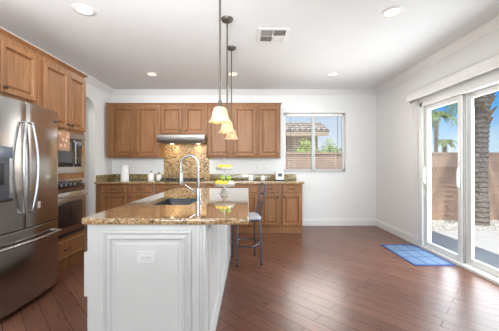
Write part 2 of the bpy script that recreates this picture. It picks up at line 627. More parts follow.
WX0, WX1, WZ0, WZ1 = 0.71, 1.965, 1.095, 2.29          # nook window opening
mb = MB()
grid_wall(mb, face_back(YB), HX-TW, XR+TW, -0.1, H, -TW, 0, [(WX0, WX1, WZ0, WZ1)])
struct(mb.build('wall_back', M['wall']))

DY0, DY1, DZ1 = 2.28, 4.06, 2.16                       # patio door opening
mb = MB()
grid_wall(mb, face_right(XR), YR-TW, YB, -0.1, H, -TW, 0, [(DY0, DY1, -0.05, DZ1)])
struct(mb.build('wall_right', M['wall']))

RW = [(-2.35, -0.35, 0.55, 2.35), (0.35, 2.35, 0.55, 2.35)]  # unseen rear window openings, added to let light in
mb = MB()
grid_wall(mb, lambda u, v, w: Vector((u, YR+w, v)), HX-TW, XR+TW, 0, H, -TW, 0, RW)
struct(mb.build('wall_rear', M['wall']))
for k, (a, c, d, e) in enumerate(RW):
    fr_ = MB()
    f = lambda u, v, w: Vector((u, YR-0.08+w, v))
    for (p, q, r, s_) in ((a, a+0.05, d, e), (c-0.05, c, d, e), (a, c, d, d+0.05), (a, c, e-0.05, e), ((a+c)/2-0.03, (a+c)/2+0.03, d, e)):
        fr_.fbox(f, p, q, r, s_, -0.03, 0.03)
    wn = struct(fr_.build('window_%d' % (k+2), M['vinyl']))
    MB().fbox(f, a+0.05, c-0.05, d+0.05, e-0.05, -0.004, 0.004).build('pane', M['glass'], wn)

# left wall with the soft-cornered arch
AY0, AY1, AZ, AR = 3.62, 4.885, 2.40, 0.24
f = face_left(XL)
mb = MB()
mb.fbox(f, YR, AY0, 0, H, -0.13, 0)
mb.fbox(f, AY1, YB, 0, H, -0.13, 0)
poly = [(AY1, H), (AY0, H), (AY0, AZ-AR)]
for i in range(1, 9):
    a = PI - i*PI/16
    poly.append((AY0+AR+AR*math.cos(a), AZ-AR+AR*math.sin(a)))
for i in range(0, 9):
    a = PI/2 - i*PI/16
    poly.append((AY1-AR+AR*math.cos(a), AZ-AR+AR*math.sin(a)))
mb.prism(poly, f, -0.13, 0)
struct(mb.build('wall_left', M['wall']))
struct(MB().box(HX-TW, HX, YR, YB, 0, H).build('wall_hall', M['wall']))

# crown mouldings and baseboards
CROWN = [(0, 0), (0, -0.095), (0.012, -0.095), (0.018, -0.082), (0.034, -0.068), (0.062, -0.03), (0.078, -0.018), (0.085, -0.012), (0.085, 0)]
def moulding(name, prof, pts, normals, z, mat):
    """sweep a profile (out, up) along a polyline with mitred corners; normals point into the room"""
    mb = MB()
    rings = []
    for p, n in zip(pts, normals):
        rings.append([mb.bm.verts.new((p[0]+n[0]*o, p[1]+n[1]*o, z+u)) for o, u in prof])
    k = len(prof)
    for a, c in zip(rings, rings[1:]):
        for i in range(k):
            j = (i+1) % k
            mb.bm.faces.new((a[i], a[j], c[j], c[i]))
    mb.bm.faces.new(rings[0][::-1])
    mb.bm.faces.new(rings[-1])
    return mb.build(name, mat, angle=25)
struct(moulding('trim_1', CROWN, [(XL, YR), (XL, YB), (XR, YB), (XR, YR)], [(1, 1), (1, -1), (-1, -1), (-1, 1)], H, M['trim']))
BASE = [(0, 0), (0, 0.14), (0.007, 0.14), (0.010, 0.128), (0.012, 0.112), (0.016, 0.105), (0.016, 0)]
struct(moulding('baseboard_back', BASE, [(0.975, YB), (XR, YB)], [(0, -1), (-1, -1)], 0, M['trim']))
struct(moulding('baseboard_right', BASE, [(XR, YB), (XR, DY1+0.0)], [(-1, -1), (-1, 0)], 0, M['trim']))
struct(moulding('baseboard_right', BASE, [(XR, DY0), (XR, YR)], [(-1, 0), (-1, 1)], 0, M['trim'])).name = 'baseboard_front'

# ------------------------------------------------------------------ nook window
f = face_back(YB+0.10)
mb = MB()
fw = 0.045
for (p, q, r, s_) in ((WX0, WX0+fw, WZ0, WZ1), (WX1-fw, WX1, WZ0, WZ1), (WX0, WX1, WZ0, WZ0+fw), (WX0, WX1, WZ1-fw, WZ1), (1.295, 1.365, WZ0, WZ1)):
    mb.fbox(f, p, q, r, s_, -0.03, 0.03, 0.004)
win = struct(mb.build('window_1', M['vinyl']))
for a, c in ((WX0+fw, 1.295), (1.365, WX1-fw)):
    MB().fbox(f, a, c, WZ0+fw, WZ1-fw, -0.004, 0.004).build('pane', M['glass'], win)
MB().box(WX0-0.02, WX1+0.02, YB-0.025, YB+0.07, WZ0-0.022, WZ0, 0.004).build('window_sill', M['trim'], win)

# horizontal blind in the window recess
bl = thing('window_blind', 'white horizontal slat blind hanging open in the nook window', 'blind', (1.34, YB+0.03, WZ0))
MB().box(0.785, 1.905, YB+0.0, YB+0.055, 2.215, 2.275, 0.004).build('headrail', M['vinyl'], bl)
mb = MB()
z = 1.165
tilt = math.radians(7)
while z < 2.20:
    c_, s_ = 0.021*math.cos(tilt), 0.021*math.sin(tilt)
    y = YB+0.028
    poly = [(y-c_, z-s_), (y, z+0.002), (y+c_, z+s_), (y+c_, z+s_+0.0022), (y, z+0.0046), (y-c_, z-s_+0.0022)]
    mb.prism(poly, lambda u, v, w: Vector((w, u, v)), 0.79, 1.90)
    z += 0.0425
mb.build('slats', M['vinyl'], bl)
MB().box(0.79, 1.90, YB+0.006, YB+0.05, 1.115, 1.135, 0.003).build('bottom_rail', M['vinyl'], bl)
for x in (0.93, 1.345, 1.76):
    MB().cyl((x, YB+0.004, 1.13), (x, YB+0.004, 2.22), 0.0018, seg=6).build('ladder_cord', M['vinyl'], bl)
MB().cyl((1.80, YB-0.008, 1.36), (1.80, YB-0.004, 2.23), 0.0045, seg=8).build('tilt_wand', M['greyplastic'], bl)
mb = MB()
mb.cyl((0.845, YB-0.006, 1.60), (0.845, YB-0.004, 2.23), 0.0018, seg=6)
mb.lathe([(0, 0.03), (0.006, 0.028), (0.011, 0.0), (0, 0)], (0.845, YB-0.006, 1.572), 10)
mb.build('pull_cord', M['greyplastic'], bl)

# ------------------------------------------------------------------ sliding patio door
f = face_right(XR+0.02)
mb = MB()
J = 0.055
mb.fbox(f, DY0-0.02, DY0+J, 0, DZ1, -0.11, 0.035, 0.004)
mb.fbox(f, DY1-J, DY1+0.02, 0, DZ1, -0.11, 0.035, 0.004)
mb.fbox(f, DY0, DY1, DZ1-0.06, DZ1+0.02, -0.11, 0.035, 0.004)
mb.fbox(f, DY0, DY1, -0.02, 0.035, -0.11, 0.04, 0.004)
dr = struct(mb.build('door_1', M['vinyl']))
def sash(y0, y1, w, handle, meet=0.065):
    mb = MB()
    s = 0.065
    z0, z1 = 0.037, DZ1-0.062
    mb.fbox(f, y0, y0+s, z0, z1, w-0.02, w+0.02, 0.004)
    mb.fbox(f, y1-meet, y1, z0, z1, w-0.02, w+0.02, 0.004)
    mb.fbox(f, y0+s-0.002, y1-meet+0.002, z0, z0+0.075, w-0.018, w+0.018, 0.004)
    mb.fbox(f, y0+s-0.002, y1-meet+0.002, z1-s, z1, w-0.018, w+0.018, 0.004)
    o = mb.build('sliding_panel' if handle else 'fixed_panel', M['vinyl'], dr)
    MB().fbox(f, y0+s, y1-meet, z0+0.075, z1-s, w-0.004, w+0.004).build('pane', M['glass'], o)
    return o
DM = 3.335
p1 = sash(DM-0.035, DY1-J-0.001, -0.02, True)
p2 = sash(DY0+J+0.001, DM-0.005, -0.075, False, 0.105)
MB().fbox(f, DM-0.047, DM-0.0352, 0.04, DZ1-0.064, -0.045, -0.012).build('gap_strip', M['ventgrey'], p1)  # grey strip standing in for the dark slit between the panels
def dhandle(y, w):
    h = MB()
    h.fbox(f, y-0.013, y+0.013, 0.95, 1.20, w, w+0.012, 0.004)
    h.tube([f(y, 0.955, w+0.008), f(y, 0.965, w+0.024), f(y, 1.0, w+0.03), f(y, 1.15, w+0.03), f(y, 1.185, w+0.024), f(y, 1.195, w+0.008)], 0.008, 8)
    h.build('door_handle', M['vinyl'], p1)
dhandle(DM-0.002, 0.0)
dhandle(DY1-J-0.034, 0.0)

# valance and wand of the door blind
vb = thing('door_blind', 'white valance with wand and cords above the sliding patio door', 'blind', (XR, 3.1, 2.2))
mb = MB()
mb.box(XR-0.13, XR-0.118, 1.55, 4.22, 2.205, 2.335, 0.003)
mb.box(XR-0.13, XR-0.001, 4.208, 4.22, 2.205, 2.335, 0.003)
mb.box(XR-0.13, XR-0.001, 1.55, 4.22, 2.325, 2.337, 0.003)
mb.build('valance', M['vinyl'], vb)
MB().box(XR-0.10, XR-0.03, 1.57, 4.20, 2.225, 2.27, 0.004).build('track', M['vinyl'], vb)
MB().cyl((XR-0.035, 4.165, 0.80), (XR-0.045, 4.165, 2.23), 0.009, seg=10).build('wand', M['vinyl'], vb)
mb = MB()
mb.tube([(XR-0.03, 4.105, 2.23), (XR-0.03, 4.105, 0.86), (XR-0.03, 4.112, 0.82), (XR-0.03, 4.125, 0.82), (XR-0.03, 4.132, 0.86), (XR-0.03, 4.132, 2.23)], 0.0028, 6)
mb.build('cord_loop', M['vinyl'], vb)
mb = MB()
mb.ball((XR-0.06, 4.19, 2.2), 0.018, 0.012, 0.018, 10)
mb.build('end_pulley', M['ventgrey'], vb)

# wall plates
def plate(f, u, v, name, label, cat, w=0.072, h=0.115, kind='outlet', horiz=False, group=None):
    if horiz:
        w, h = 0.118, 0.075
    t = thing(name, label, cat, f(u, v, 0), group)
    MB().rects(f, u-w/2, u+w/2, v-h/2, v+h/2, [(0.0, 0.003), (0.003, 0.0065)], 0.0005).build('plate', M['plastic'], t)
    if kind == 'outlet':
        for k in (-1, 1):
            du, dv = (0.0195*k, 0) if horiz else (0, 0.0195*k)
            s = MB().fbox(f, u+du-0.0155, u+du+0.0155, v+dv-0.0135, v+dv+0.0135, 0.006, 0.0085, 0.002).build('socket', M['plastic'], t)
            sl = MB()
            for q in (-1, 1):
                if horiz:
                    sl.fbox(f, u+du-0.004, u+du+0.005, v+dv+0.006*q-0.001, v+dv+0.006*q+0.001, 0.0083, 0.009)
                else:
                    sl.fbox(f, u+du+0.006*q-0.001, u+du+0.006*q+0.001, v+dv-0.004, v+dv+0.005, 0.0083, 0.009)
            sl.build('slots', M['slot'], s)
        MB().cyl(f(u, v, 0.006), f(u, v, 0.0078), 0.003, seg=8).build('screw', M['handle'], t)
    else:
        MB().fbox(f, u-0.016, u+0.016, v-0.033, v+0.033, 0.006, 0.010, 0.003).build('rocker', M['plastic'], t)
    return t
plate(face_right(XR), 4.24, 1.12, 'light_switch', 'white light switch plate on the wall beside the patio door', 'light switch', kind='switch')
plate(face_back(YB), 2.21, 0.42, 'wall_outlet', 'white outlet low on the bare wall under the nook window', 'outlet')
plate(face_back(YB), 0.20, 1.21, 'wall_outlet', 'white outlet above the backsplash, left one of the pair', 'outlet')
plate(face_back(YB), 0.335, 1.21, 'wall_outlet', 'white outlet above the backsplash, right one of the pair', 'outlet')

# ceiling: recessed lights and air vent
def downlight(x, y, label):
    t = thing('recessed_light', label, 'ceiling light', (x, y, H), 'recessed ceiling lights')
    MB().lathe([(0.068, -0.001), (0.072, -0.007), (0.098, -0.006), (0.105, -0.0005), (0.068, -0.0005)], (x, y, H), 32).build('trim_ring', M['trim'], t)
    MB().lathe([(0, -0.003), (0.07, -0.003), (0.07, -0.0006), (0, -0.0006)], (x, y, H), 28).build('lens', M['canlens'], t)
    l = lamp('downlight_lamp', 'AREA', (x, y, H-0.012), (0, 0, -1), CAN_W if x > XL else 12, (1.0, 0.96, 0.91), shape='DISK', size=0.13)
    return t
downlight(-1.60, 2.62, 'round recessed ceiling light nearest the refrigerator cabinets')
downlight(1.41, 2.655, 'round recessed ceiling light nearest the patio door')
downlight(-1.61, 4.48, 'round recessed ceiling light in front of the upper cabinets beside the hood')
downlight(1.39, 4.48, 'round recessed ceiling light in front of the nook window')
downlight(-0.27, 4.48, 'round recessed ceiling light behind the pendant rods')
downlight(-1.60, 0.5, 'added unseen recessed ceiling light above the camera, left side')  # this and the next three are unseen, added to light the room
downlight(1.41, 0.5, 'added unseen recessed ceiling light above the camera, right side')
downlight(-1.60, -1.8, 'added unseen recessed ceiling light by the rear windows, left side')
downlight(1.41, -1.8, 'added unseen recessed ceiling light by the rear windows, right side')
downlight(-3.65, 4.2, 'added unseen recessed ceiling light in the hall beyond the arch')  # unseen hall lamp, added to brighten the view through the arch

vt = thing('ceiling_vent', 'square white ceiling air vent with four grey louvre fields', 'vent', (0.275, 3.14, H))
vx0, vx1, vy0, vy1 = 0.10, 0.45, 2.965, 3.315
fv = lambda u, v, w: Vector((u, v, H-w))
mb = MB()
grid_wall(mb, fv, vx0, vx1, vy0, vy1, 0.0005, 0.009, [(vx0+0.035, 0.270, vy0+0.035, 3.134), (0.280, vx1-0.035, vy0+0.035, 3.134), (vx0+0.035, 0.270, 3.146, vy1-0.035), (0.280, vx1-0.035, 3.146, vy1-0.035)])
mb.build('frame', M['trim'], vt)
MB().fbox(fv, vx0+0.03, vx1-0.03, vy0+0.03, vy1-0.03, 0.0005, 0.002).build('backing', M['greyplastic'], vt)
for (a, c, d, e, ax) in ((vx0+0.037, 0.268, vy0+0.037, 3.132, 0), (0.284, vx1-0.037, vy0+0.037, 3.132, 1), (vx0+0.037, 0.268, 3.148, vy1-0.037, 1), (0.284, vx1-0.037, 3.148, vy1-0.037, 0)):
    mb = MB()
    n = 9
    for k in range(n):
        if ax == 0:
            y = d+(e-d)*(k+0.5)/n
            mb.prism([(y-0.006, 0.002), (y-0.0045, 0.002), (y+0.006, 0.010), (y+0.0045, 0.010)], lambda u, v, w: Vector((w, u, H-v)), a, c)
        else:
            x = a+(c-a)*(k+0.5)/n
            mb.prism([(x-0.006, 0.002), (x-0.0045, 0.002), (x+0.006, 0.010), (x+0.0045, 0.010)], lambda u, v, w: Vector((u, w, H-v)), d, e)
    mb.build('louvre', M['ventgrey'] if not (ax == 0 and a > 0.25) else M['trim'], vt)

# ------------------------------------------------------------------ cabinets
DOOR = [(0.0, 0.026), (0.004, 0.031), (0.042, 0.031), (0.046, 0.022), (0.051, 0.010), (0.060, 0.010), (0.076, 0.023), (0.080, 0.023)]
DRAWER = [(0.0, 0.024), (0.006, 0.030), (0.014, 0.031), (0.019, 0.026), (0.026, 0.026)]
def knob(f, u, v, parent):
    mb = MB()
    p0 = f(u, v, 0.028); p1 = f(u, v, 0.043)
    mb.cyl(p0, p1, 0.006, 0.005, 10)
    mb.ball(f(u, v, 0.049), 0.0155, seg=12)
    mb.build('knob', M['knob'], parent)
def pull(f, u, v, parent, half=0.05):
    mb = MB()
    mb.tube([f(u-half, v, 0.024), f(u-half, v, 0.044), f(u-half+0.012, v, 0.053), f(u+half-0.012, v, 0.053), f(u+half, v, 0.044), f(u+half, v, 0.024)], 0.006, 8)
    mb.build('pull', M['knob'], parent)
def cab_door(f, u0, u1, v0, v1, parent, kn=None):
    o = MB().rects(f, u0, u1, v0, v1, DOOR, 0.0008).build('door', M['wood'], parent, angle=20)
    if kn:
        knob(f, kn[0], kn[1], o)
    return o
def cab_drawer(f, u0, u1, v0, v1, parent):
    o = MB().rects(f, u0, u1, v0, v1, DRAWER, 0.0008).build('drawer', M['wood'], parent, angle=20)
    pull(f, (u0+u1)/2, (v0+v1)/2, o)
    return o
UT, UB = 2.385, 1.37
YU = 5.16
fu = face_back(YU)
def upper(x0, x1, zb, doors, label):
    t = thing('wall_cabinet', label, 'cabinet', ((x0+x1)/2, YB, zb), 'upper cabinets on the back wall')
    mb = MB()
    mb.box(x0+0.0005, x1-0.0005, YU, YB-0.001, zb, UT, 0.0015)
    mb.build('body', M['wood'], t)
    for a, c, side in doors:
        cab_door(fu, a, c, zb+0.04, UT-0.055, t, ((c-0.028) if side > 0 else (a+0.028), zb+0.085))
    return t
upper(-2.73, -1.705, UB, [(-2.625, -2.205, 1), (-2.13, -1.735, -1)], 'tall two-door wood wall cabinet left of the range hood')
upper(-1.705, -0.81, 1.80, [(-1.665, -1.28, 1), (-1.215, -0.845, -1)], 'short two-door wood wall cabinet above the range hood')
upper(-0.81, 0.155, UB, [(-0.775, -0.37, 1), (-0.285, 0.125, -1)], 'tall two-door wood wall cabinet behind the pendant lamps')
upper(0.155, 0.60, UB, [(0.20, 0.565, 1)], 'single-door wood wall cabinet nearest the nook window')
CC = [(0, 0), (0.006, 0.0), (0.010, 0.008), (0.018, 0.014), (0.024, 0.02), (0.024, 0.026), (0, 0.026)]
def cab_crown(name, label, pts, nrm, z):
    o = moulding(name, CC, pts, nrm, z, M['wood'])
    return tag(rebase(o, (pts[0][0], pts[0][1], z)), label, 'moulding')
cab_crown('cabinet_moulding', 'thin wood moulding along the top of the back wall cabinets', [(-2.73, YU+0.001), (0.60, YU+0.001), (0.60, YB-0.002)], [(0, -1), (1, -1), (1, 0)], UT+0.001)

# back base cabinets
YF = 4.88
fb = face_back(YF)
def base(x0, x1, units, label):
    t = thing('base_cabinet', label, 'cabinet', ((x0+x1)/2, YB, 0), 'base cabinets on the back wall')
    mb = MB()
    mb.box(x0+0.0005, x1-0.0005, YF, YB-0.001, 0.10, 0.889, 0.0015)
    mb.build('body', M['wood'], t)
    MB().box(x0+0.0005, x1-0.0005, YF+0.012, YF+0.03, 0.001, 0.0995).build('toe_kick', M['wood'], t)
    for a, c, side in units:
        cab_drawer(fb, a, c, 0.735, 0.868, t)
        cab_door(fb, a, c, 0.145, 0.70, t, ((c-0.028) if side > 0 else (a+0.028), 0.655))
    return t
base(-2.765, -1.705, [(-2.65, -2.215, 1), (-2.165, -1.745, -1)], 'wood base cabinet left of the cooktop, under paper towel')
base(-1.705, -0.79, [(-1.665, -1.28, 1), (-1.215, -0.83, -1)], 'wood base cabinet under the cooktop behind island')
base(-0.79, 0.175, [(-0.755, -0.33, 1), (-0.28, 0.145, -1)], 'wood base cabinet right of the cooktop, half behind island')
base(0.175, 0.965, [(0.205, 0.54, 1), (0.60, 0.935, -1)], 'wood base cabinet at the free end beneath the toaster')

# back countertop with splash pieces
ct = thing('back_countertop', 'speckled granite countertop along the back wall', 'countertop', (-0.9, 5.2, 0.89))
mb = MB()
mb.box(XL+0.001, 0.995, 4.835, YB-0.001, 0.8905, 0.928, 0.006, 3)
mb.build('slab', M['granite'], ct)
MB().box(XL+0.02, -1.73, YB-0.021, YB-0.001, 0.9285, 1.045, 0.002).build('splash', M['granite_splash'], ct)
MB().box(-0.80, 0.965, YB-0.021, YB-0.001, 0.9285, 1.045, 0.002).build('splash', M['granite_splash'], ct)
MB().box(XL+0.001, XL+0.0195, 4.90, YB-0.001, 0.9285, 1.045, 0.002).build('side_splash', M['granite_splash'], ct)
o = MB().box(-1.725, -0.805, YB-0.016, YB-0.001, 0.9285, 1.798, 0.001).build('range_backsplash', M['granite_panel'])
tag(rebase(o, (-1.265, YB, 0.93)), 'amber granite backsplash panel behind the cooktop under hood', 'backsplash')

# range hood
hd = thing('range_hood', 'slim stainless range hood under the short cabinet', 'range hood', (-1.26, YB, 1.65))
hx0, hx1 = -1.70, -0.815
mb = MB()
mb.prism([(YB-0.02, 1.797), (4.99, 1.797), (4.965, 1.785), (4.965, 1.70), (4.985, 1.66), (YB-0.02, 1.66)], lambda u, v, w: Vector((w, u, v)), hx0, hx1)
mb.build('canopy', M['hoodsteel'], hd)
MB().box(hx0+0.05, hx1-0.05, 5.02, YB-0.08, 1.652, 1.6595, 0.002).build('filter', M['greyplastic'], hd)
for x in (-1.52, -1.0):
    MB().cyl((x, 5.33, 1.642), (x, 5.33, 1.6515), 0.035, seg=16).build('lamp', M['hoodlens'], hd)
    lamp('hood_lamp_light', 'AREA', (x, 5.33, 1.636), (0, 0.25, -1), 0.9, (1.0, 0.80, 0.52), shape='DISK', size=0.06)
for k in range(4):
    MB().cyl((-1.12+0.05*k, 4.966, 1.742), (-1.12+0.05*k, 4.960, 1.742), 0.009, seg=12).build('button', M['greyplastic'], hd)

# cooktop
ck = thing('cooktop', 'black gas cooktop set in the back counter', 'cooktop', (-1.265, 5.16, 0.929))
MB().box(-1.70, -0.84, 4.92, 5.42, 0.929, 0.938, 0.004).build('tray', M['blackglass'], ck)
for cx in (-1.52, -1.265, -1.01):
    g = MB()
    for yy in (5.02, 5.17, 5.32):
        g.box(cx-0.12, cx+0.12, yy-0.006, yy+0.006, 0.962, 0.974, 0.002)
    for xx in (-0.114, 0.114):
        g.box(cx+xx-0.006, cx+xx+0.006, 4.99, 5.35, 0.956, 0.968, 0.002)
        for yy in (5.0, 5.34):
            g.box(cx+xx-0.007, cx+xx+0.007, yy-0.007, yy+0.007, 0.9382, 0.958)
    g.build('grate', M['black'], ck)
    for yy in (5.08, 5.27):
        bq = MB()
        bq.lathe([(0, 0.018), (0.03, 0.018), (0.034, 0.012), (0.045, 0.010), (0.045, 0), (0, 0)], (cx, yy, 0.9382), 18)
        bq.build('burner', M['black'], ck)
for k in range(5):
    MB().lathe([(0, 0.028), (0.015, 0.027), (0.018, 0.002), (0.018, 0), (0, 0)], (-1.44+0.09*k, 4.948, 0.9382), 14).build('knob', M['black'], ck)

# ------------------------------------------------------------------ left run: oven tower, microwave, oven, refrigerator
XF = -2.18
fl = face_left(XF)
TY0, TY1 = 2.785, 3.575
tw = thing('oven_tower', 'tall wood cabinet holding the microwave and wall oven', 'cabinet', (-2.48, 3.18, 0))
mb = MB()
# carcass built around the two appliance openings
mb.box(XL+0.001, XF, TY0, TY0+0.04, 0.0, 2.385, 0.0015)
mb.box(XL+0.001, XF, TY1-0.04, TY1, 0.0, 2.385, 0.0015)
mb.box(XL+0.001, XL+0.02, TY0+0.04, TY1-0.04, 0.0, 2.385)
mb.box(XL+0.02, XF, TY0+0.04, TY1-0.04, 1.625, 2.385)
mb.box(XL+0.02, XF, TY0+0.04, TY1-0.04, 1.075, 1.135)
mb.box(XL+0.02, XF, TY0+0.04, TY1-0.04, 0.10, 0.385)
mb.box(XL+0.02, XF-0.01, TY0+0.04, TY1-0.04, 0.0, 0.10)
mb.build('body', M['wood'], tw)
cab_door(fl, 2.84, 3.222, 1.665, 2.33, tw, (3.192, 1.71))
cab_door(fl, 3.234, 3.555, 1.665, 2.33, tw, (3.264, 1.71))
cab_drawer(fl, 2.825, 3.545, 0.14, 0.345, tw)

def lbox(name, mat, par, u0, u1, v0, v1, w0, w1, bv=0.002):
    return MB().fbox(fl, u0, u1, v0, v1, w0, w1, bv).build(name, mat, par)
A0, A1 = TY0+0.042, TY1-0.042
mw = thing('microwave', 'built-in stainless microwave above the wall oven', 'microwave', (XF, 3.18, 1.137))
lbox('housing', M['greyplastic'], mw, A0+0.02, A1-0.02, 1.16, 1.60, -0.45, -0.001)
mb = MB()
grid_wall(mb, fl, A0-0.02, A1+0.02, 1.137, 1.623, 0.001, 0.022, [(A0+0.045, A1-0.045, 1.21, 1.555)])
mb.build('trim_kit', M['steel'], mw)
md = lbox('door', M['blackglass'], mw, A0+0.047, A1-0.205, 1.212, 1.553, 0.0, 0.028, 0.004)
lbox('window', M['greyplastic'], md, A0+0.10, A1-0.25, 1.262, 1.508, 0.0275, 0.0295, 0.001)
MB().tube([fl(A1-0.222, 1.24, 0.026), fl(A1-0.222, 1.25, 0.052), fl(A1-0.222, 1.51, 0.052), fl(A1-0.222, 1.525, 0.026)], 0.008, 8).build('handle', M['handle'], md)
cp = lbox('control_panel', M['blackglass'], mw, A1-0.202, A1-0.047, 1.212, 1.553, 0.0, 0.026, 0.004)
lbox('display', M['bluegrey'], cp, A1-0.185, A1-0.065, 1.49, 1.53, 0.0255, 0.0272, 0.001)
mb = MB()
for r in range(5):
    for c_ in range(3):
        MB().fbox(fl, A1-0.183+0.042*c_, A1-0.150+0.042*c_, 1.245+0.045*r, 1.272+0.045*r, 0.0255, 0.0265).build('button', M['blackglass'], cp)

ov = thing('wall_oven', 'built-in stainless wall oven below the microwave', 'oven', (XF, 3.18, 0.387))
lbox('housing', M['greyplastic'], ov, A0+0.01, A1-0.01, 0.40, 1.06, -0.5, -0.001)
cp = lbox('control_panel', M['steel'], ov, A0-0.02, A1+0.02, 0.925, 1.073, 0.001, 0.03, 0.004)
lbox('display', M['blackglass'], cp, A0+0.03, A1-0.03, 0.955, 1.045, 0.029, 0.032, 0.001)
for k in range(6):
    MB().fbox(fl, A0+0.09+0.08*k, A0+0.12+0.08*k, 0.985, 1.015, 0.0315, 0.033).build('button', M['bluegrey'], cp)
od = lbox('door', M['steel'], ov, A0-0.02, A1+0.02, 0.435, 0.915, 0.001, 0.035, 0.005)
lbox('window', M['blackglass'], od, A0+0.06, A1-0.06, 0.50, 0.80, 0.034, 0.0365, 0.001)
mb = MB()
mb.tube([fl(A0+0.04, 0.868, 0.078), fl(A1-0.04, 0.868, 0.078)], 0.012, 12)
for u in (A0+0.07, A1-0.07):
    mb.cyl(fl(u, 0.868, 0.034), fl(u, 0.868, 0.078), 0.009, seg=10)
mb.build('handle', M['handle'], od)
lbox('lower_vent', M['black'], ov, A0-0.02, A1+0.02, 0.388, 0.43, 0.001, 0.018, 0.002)

# decorative cloth hung from the tower's knobs
hg = thing('hanging_cloth', 'small tan cloth with pale dots hanging from tower cabinet knob', 'potholder', (XF+0.04, 3.1, 1.45))
mb = MB()
n = 10
pts = [(2.985+0.215*i/n, 0.052+0.006*math.sin(i*1.3)) for i in range(n+1)]
poly = [(XF+w, u) for u, w in pts]+[(XF+w-0.012, u) for u, w in reversed(pts)]
mb.prism(poly, plan, 1.40, 1.625)
mb.build('cloth', M['fabrictan'], hg)
for u, v in ((3.02, 1.585), (3.07, 1.525), (3.13, 1.52), (3.11, 1.46), (3.155, 1.565), (3.04, 1.455)):
    MB().cyl(fl(u, v, 0.057), fl(u, v, 0.0625), 0.019, seg=14).build('dot', M['fabricdot'], hg)
mb = MB()
mb.tube([fl(3.09, 1.62, 0.047), fl(3.186, 1.70, 0.040), fl(3.193, 1.718, 0.038), fl(3.200, 1.70, 0.040), fl(3.14, 1.62, 0.047)], 0.003, 6)
mb.build('loop', M['fabrictan'], hg)

# refrigerator
RY0, RYM, RY1 = 1.845, 2.305, 2.765
fg = thing('refrigerator', 'stainless french door refrigerator with bottom freezer drawer', 'refrigerator', (-2.35, RYM, 0))
XD = -1.95
def bulge(y):
    return XD+0.045*(1-((y-RYM)/((RY1-RY0)/2))**2)
MB().box(XL+0.03, -2.075, RY0+0.005, RY1-0.005, 0.05, 1.755, 0.004).build('body', M['greyplastic'], fg)
mb = MB()
mb.box(XL+0.08, -2.10, RY0+0.02, RY1-0.02, 0.0, 0.052)
mb.build('base_grille', M['black'], fg)
def fdoor(name, y0, y1, z0, z1):
    mb = MB()
    n = 14
    fr_ = []
    for i in range(n+1):
        y = y0+(y1-y0)*i/n
        fr_.append((bulge(y), y))
    # rounded vertical edges
    poly = [(-2.068, y0), (bulge(y0)-0.012, y0), (bulge(y0)-0.003, y0+0.004)]+fr_[1:-1]+[(bulge(y1)-0.003, y1-0.004), (bulge(y1)-0.012, y1), (-2.068, y1)]
    rings = []
    for z, ins in ((z0, 0.004), (z0+0.004, 0), (z1-0.004, 0), (z1, 0.004)):
        rings.append([mb.bm.verts.new((x-ins if x > -2.06 else x, y, z)) for x, y in poly])
    k = len(poly)
    for a, c in zip(rings, rings[1:]):
        for i in range(k):
            j = (i+1) % k
            mb.bm.faces.new((a[i], a[j], c[j], c[i]))
    mb.bm.faces.new(rings[0][::-1])
    mb.bm.faces.new(rings[-1])
    return mb.build(name, M['steel'], fg, angle=30)
dl = fdoor('door', RY0, RYM-0.003, 0.695, 1.775)
drr = fdoor('door', RYM+0.003, RY1, 0.695, 1.775)
fz = fdoor('freezer_drawer', RY0, RY1, 0.045, 0.685)
def fhandle(sign, par):
    mb = MB()
    pts = []
    z0, z1 = 0.83, 1.60
    y0 = RYM+sign*0.034
    pts.append((bulge(y0)-0.004, y0, z0))
    for i in range(15):
        s = i/14
        k = math.sin(PI*s)
        pts.append((bulge(y0)+0.032+0.014*k, y0+sign*0.042*k, z0+0.005+(z1-z0-0.01)*s))
    pts.append((bulge(y0)-0.004, y0, z1))
    mb.tube(pts, 0.0115, 12)
    mb.build('handle', M['handle'], par)
fhandle(-1, dl)
fhandle(1, drr)
mb = MB()
pts = [(bulge(1.90)-0.004, 1.90, 0.585)]
for i in range(15):
    y = 1.90+0.81*i/14
    pts.append((bulge(y)+0.048, y, 0.585))
pts.append((bulge(2.71)-0.004, 2.71, 0.585))
mb.tube(pts, 0.0125, 12)
mb.build('handle', M['handle'], fz)
# water dispenser
fd = lambda u, v, w: Vector((bulge(u)+w, u, v))
dp = MB().box(bulge(2.0)-0.02, bulge(2.1)+0.004, 1.96, 2.185, 0.945, 1.385, 0.006).build('water_dispenser', M['greyplastic'], dl)
MB().box(bulge(2.1)+0.003, bulge(2.1)+0.010, 1.965, 2.18, 1.29, 1.38, 0.003).build('control_panel', M['bluegrey'], dp)
MB().box(bulge(2.1)+0.0035, bulge(2.1)+0.02, 1.975, 2.17, 0.948, 0.972, 0.003).build('drip_tray', M['black'], dp)
MB().box(bulge(2.1)+0.003, bulge(2.1)+0.016, 2.05, 2.095, 1.08, 1.25, 0.004).build('paddle', M['black'], dp)
MB().box(bulge(2.69)-0.004, bulge(2.69)+0.003, 2.66, 2.725, 1.655, 1.685, 0.002).build('badge', M['badge'], drr)
MB().box(bulge(2.455)-0.003, bulge(2.455)+0.002, 2.438, 2.472, 0.845, 0.905, 0.001).build('sticker', M['sticker'], drr)
for y in (RY0+0.05, RY1-0.05):
    MB().box(-2.14, -2.02, y-0.03, y+0.03, 1.757, 1.79, 0.005).build('hinge_cover', M['greyplastic'], fg)

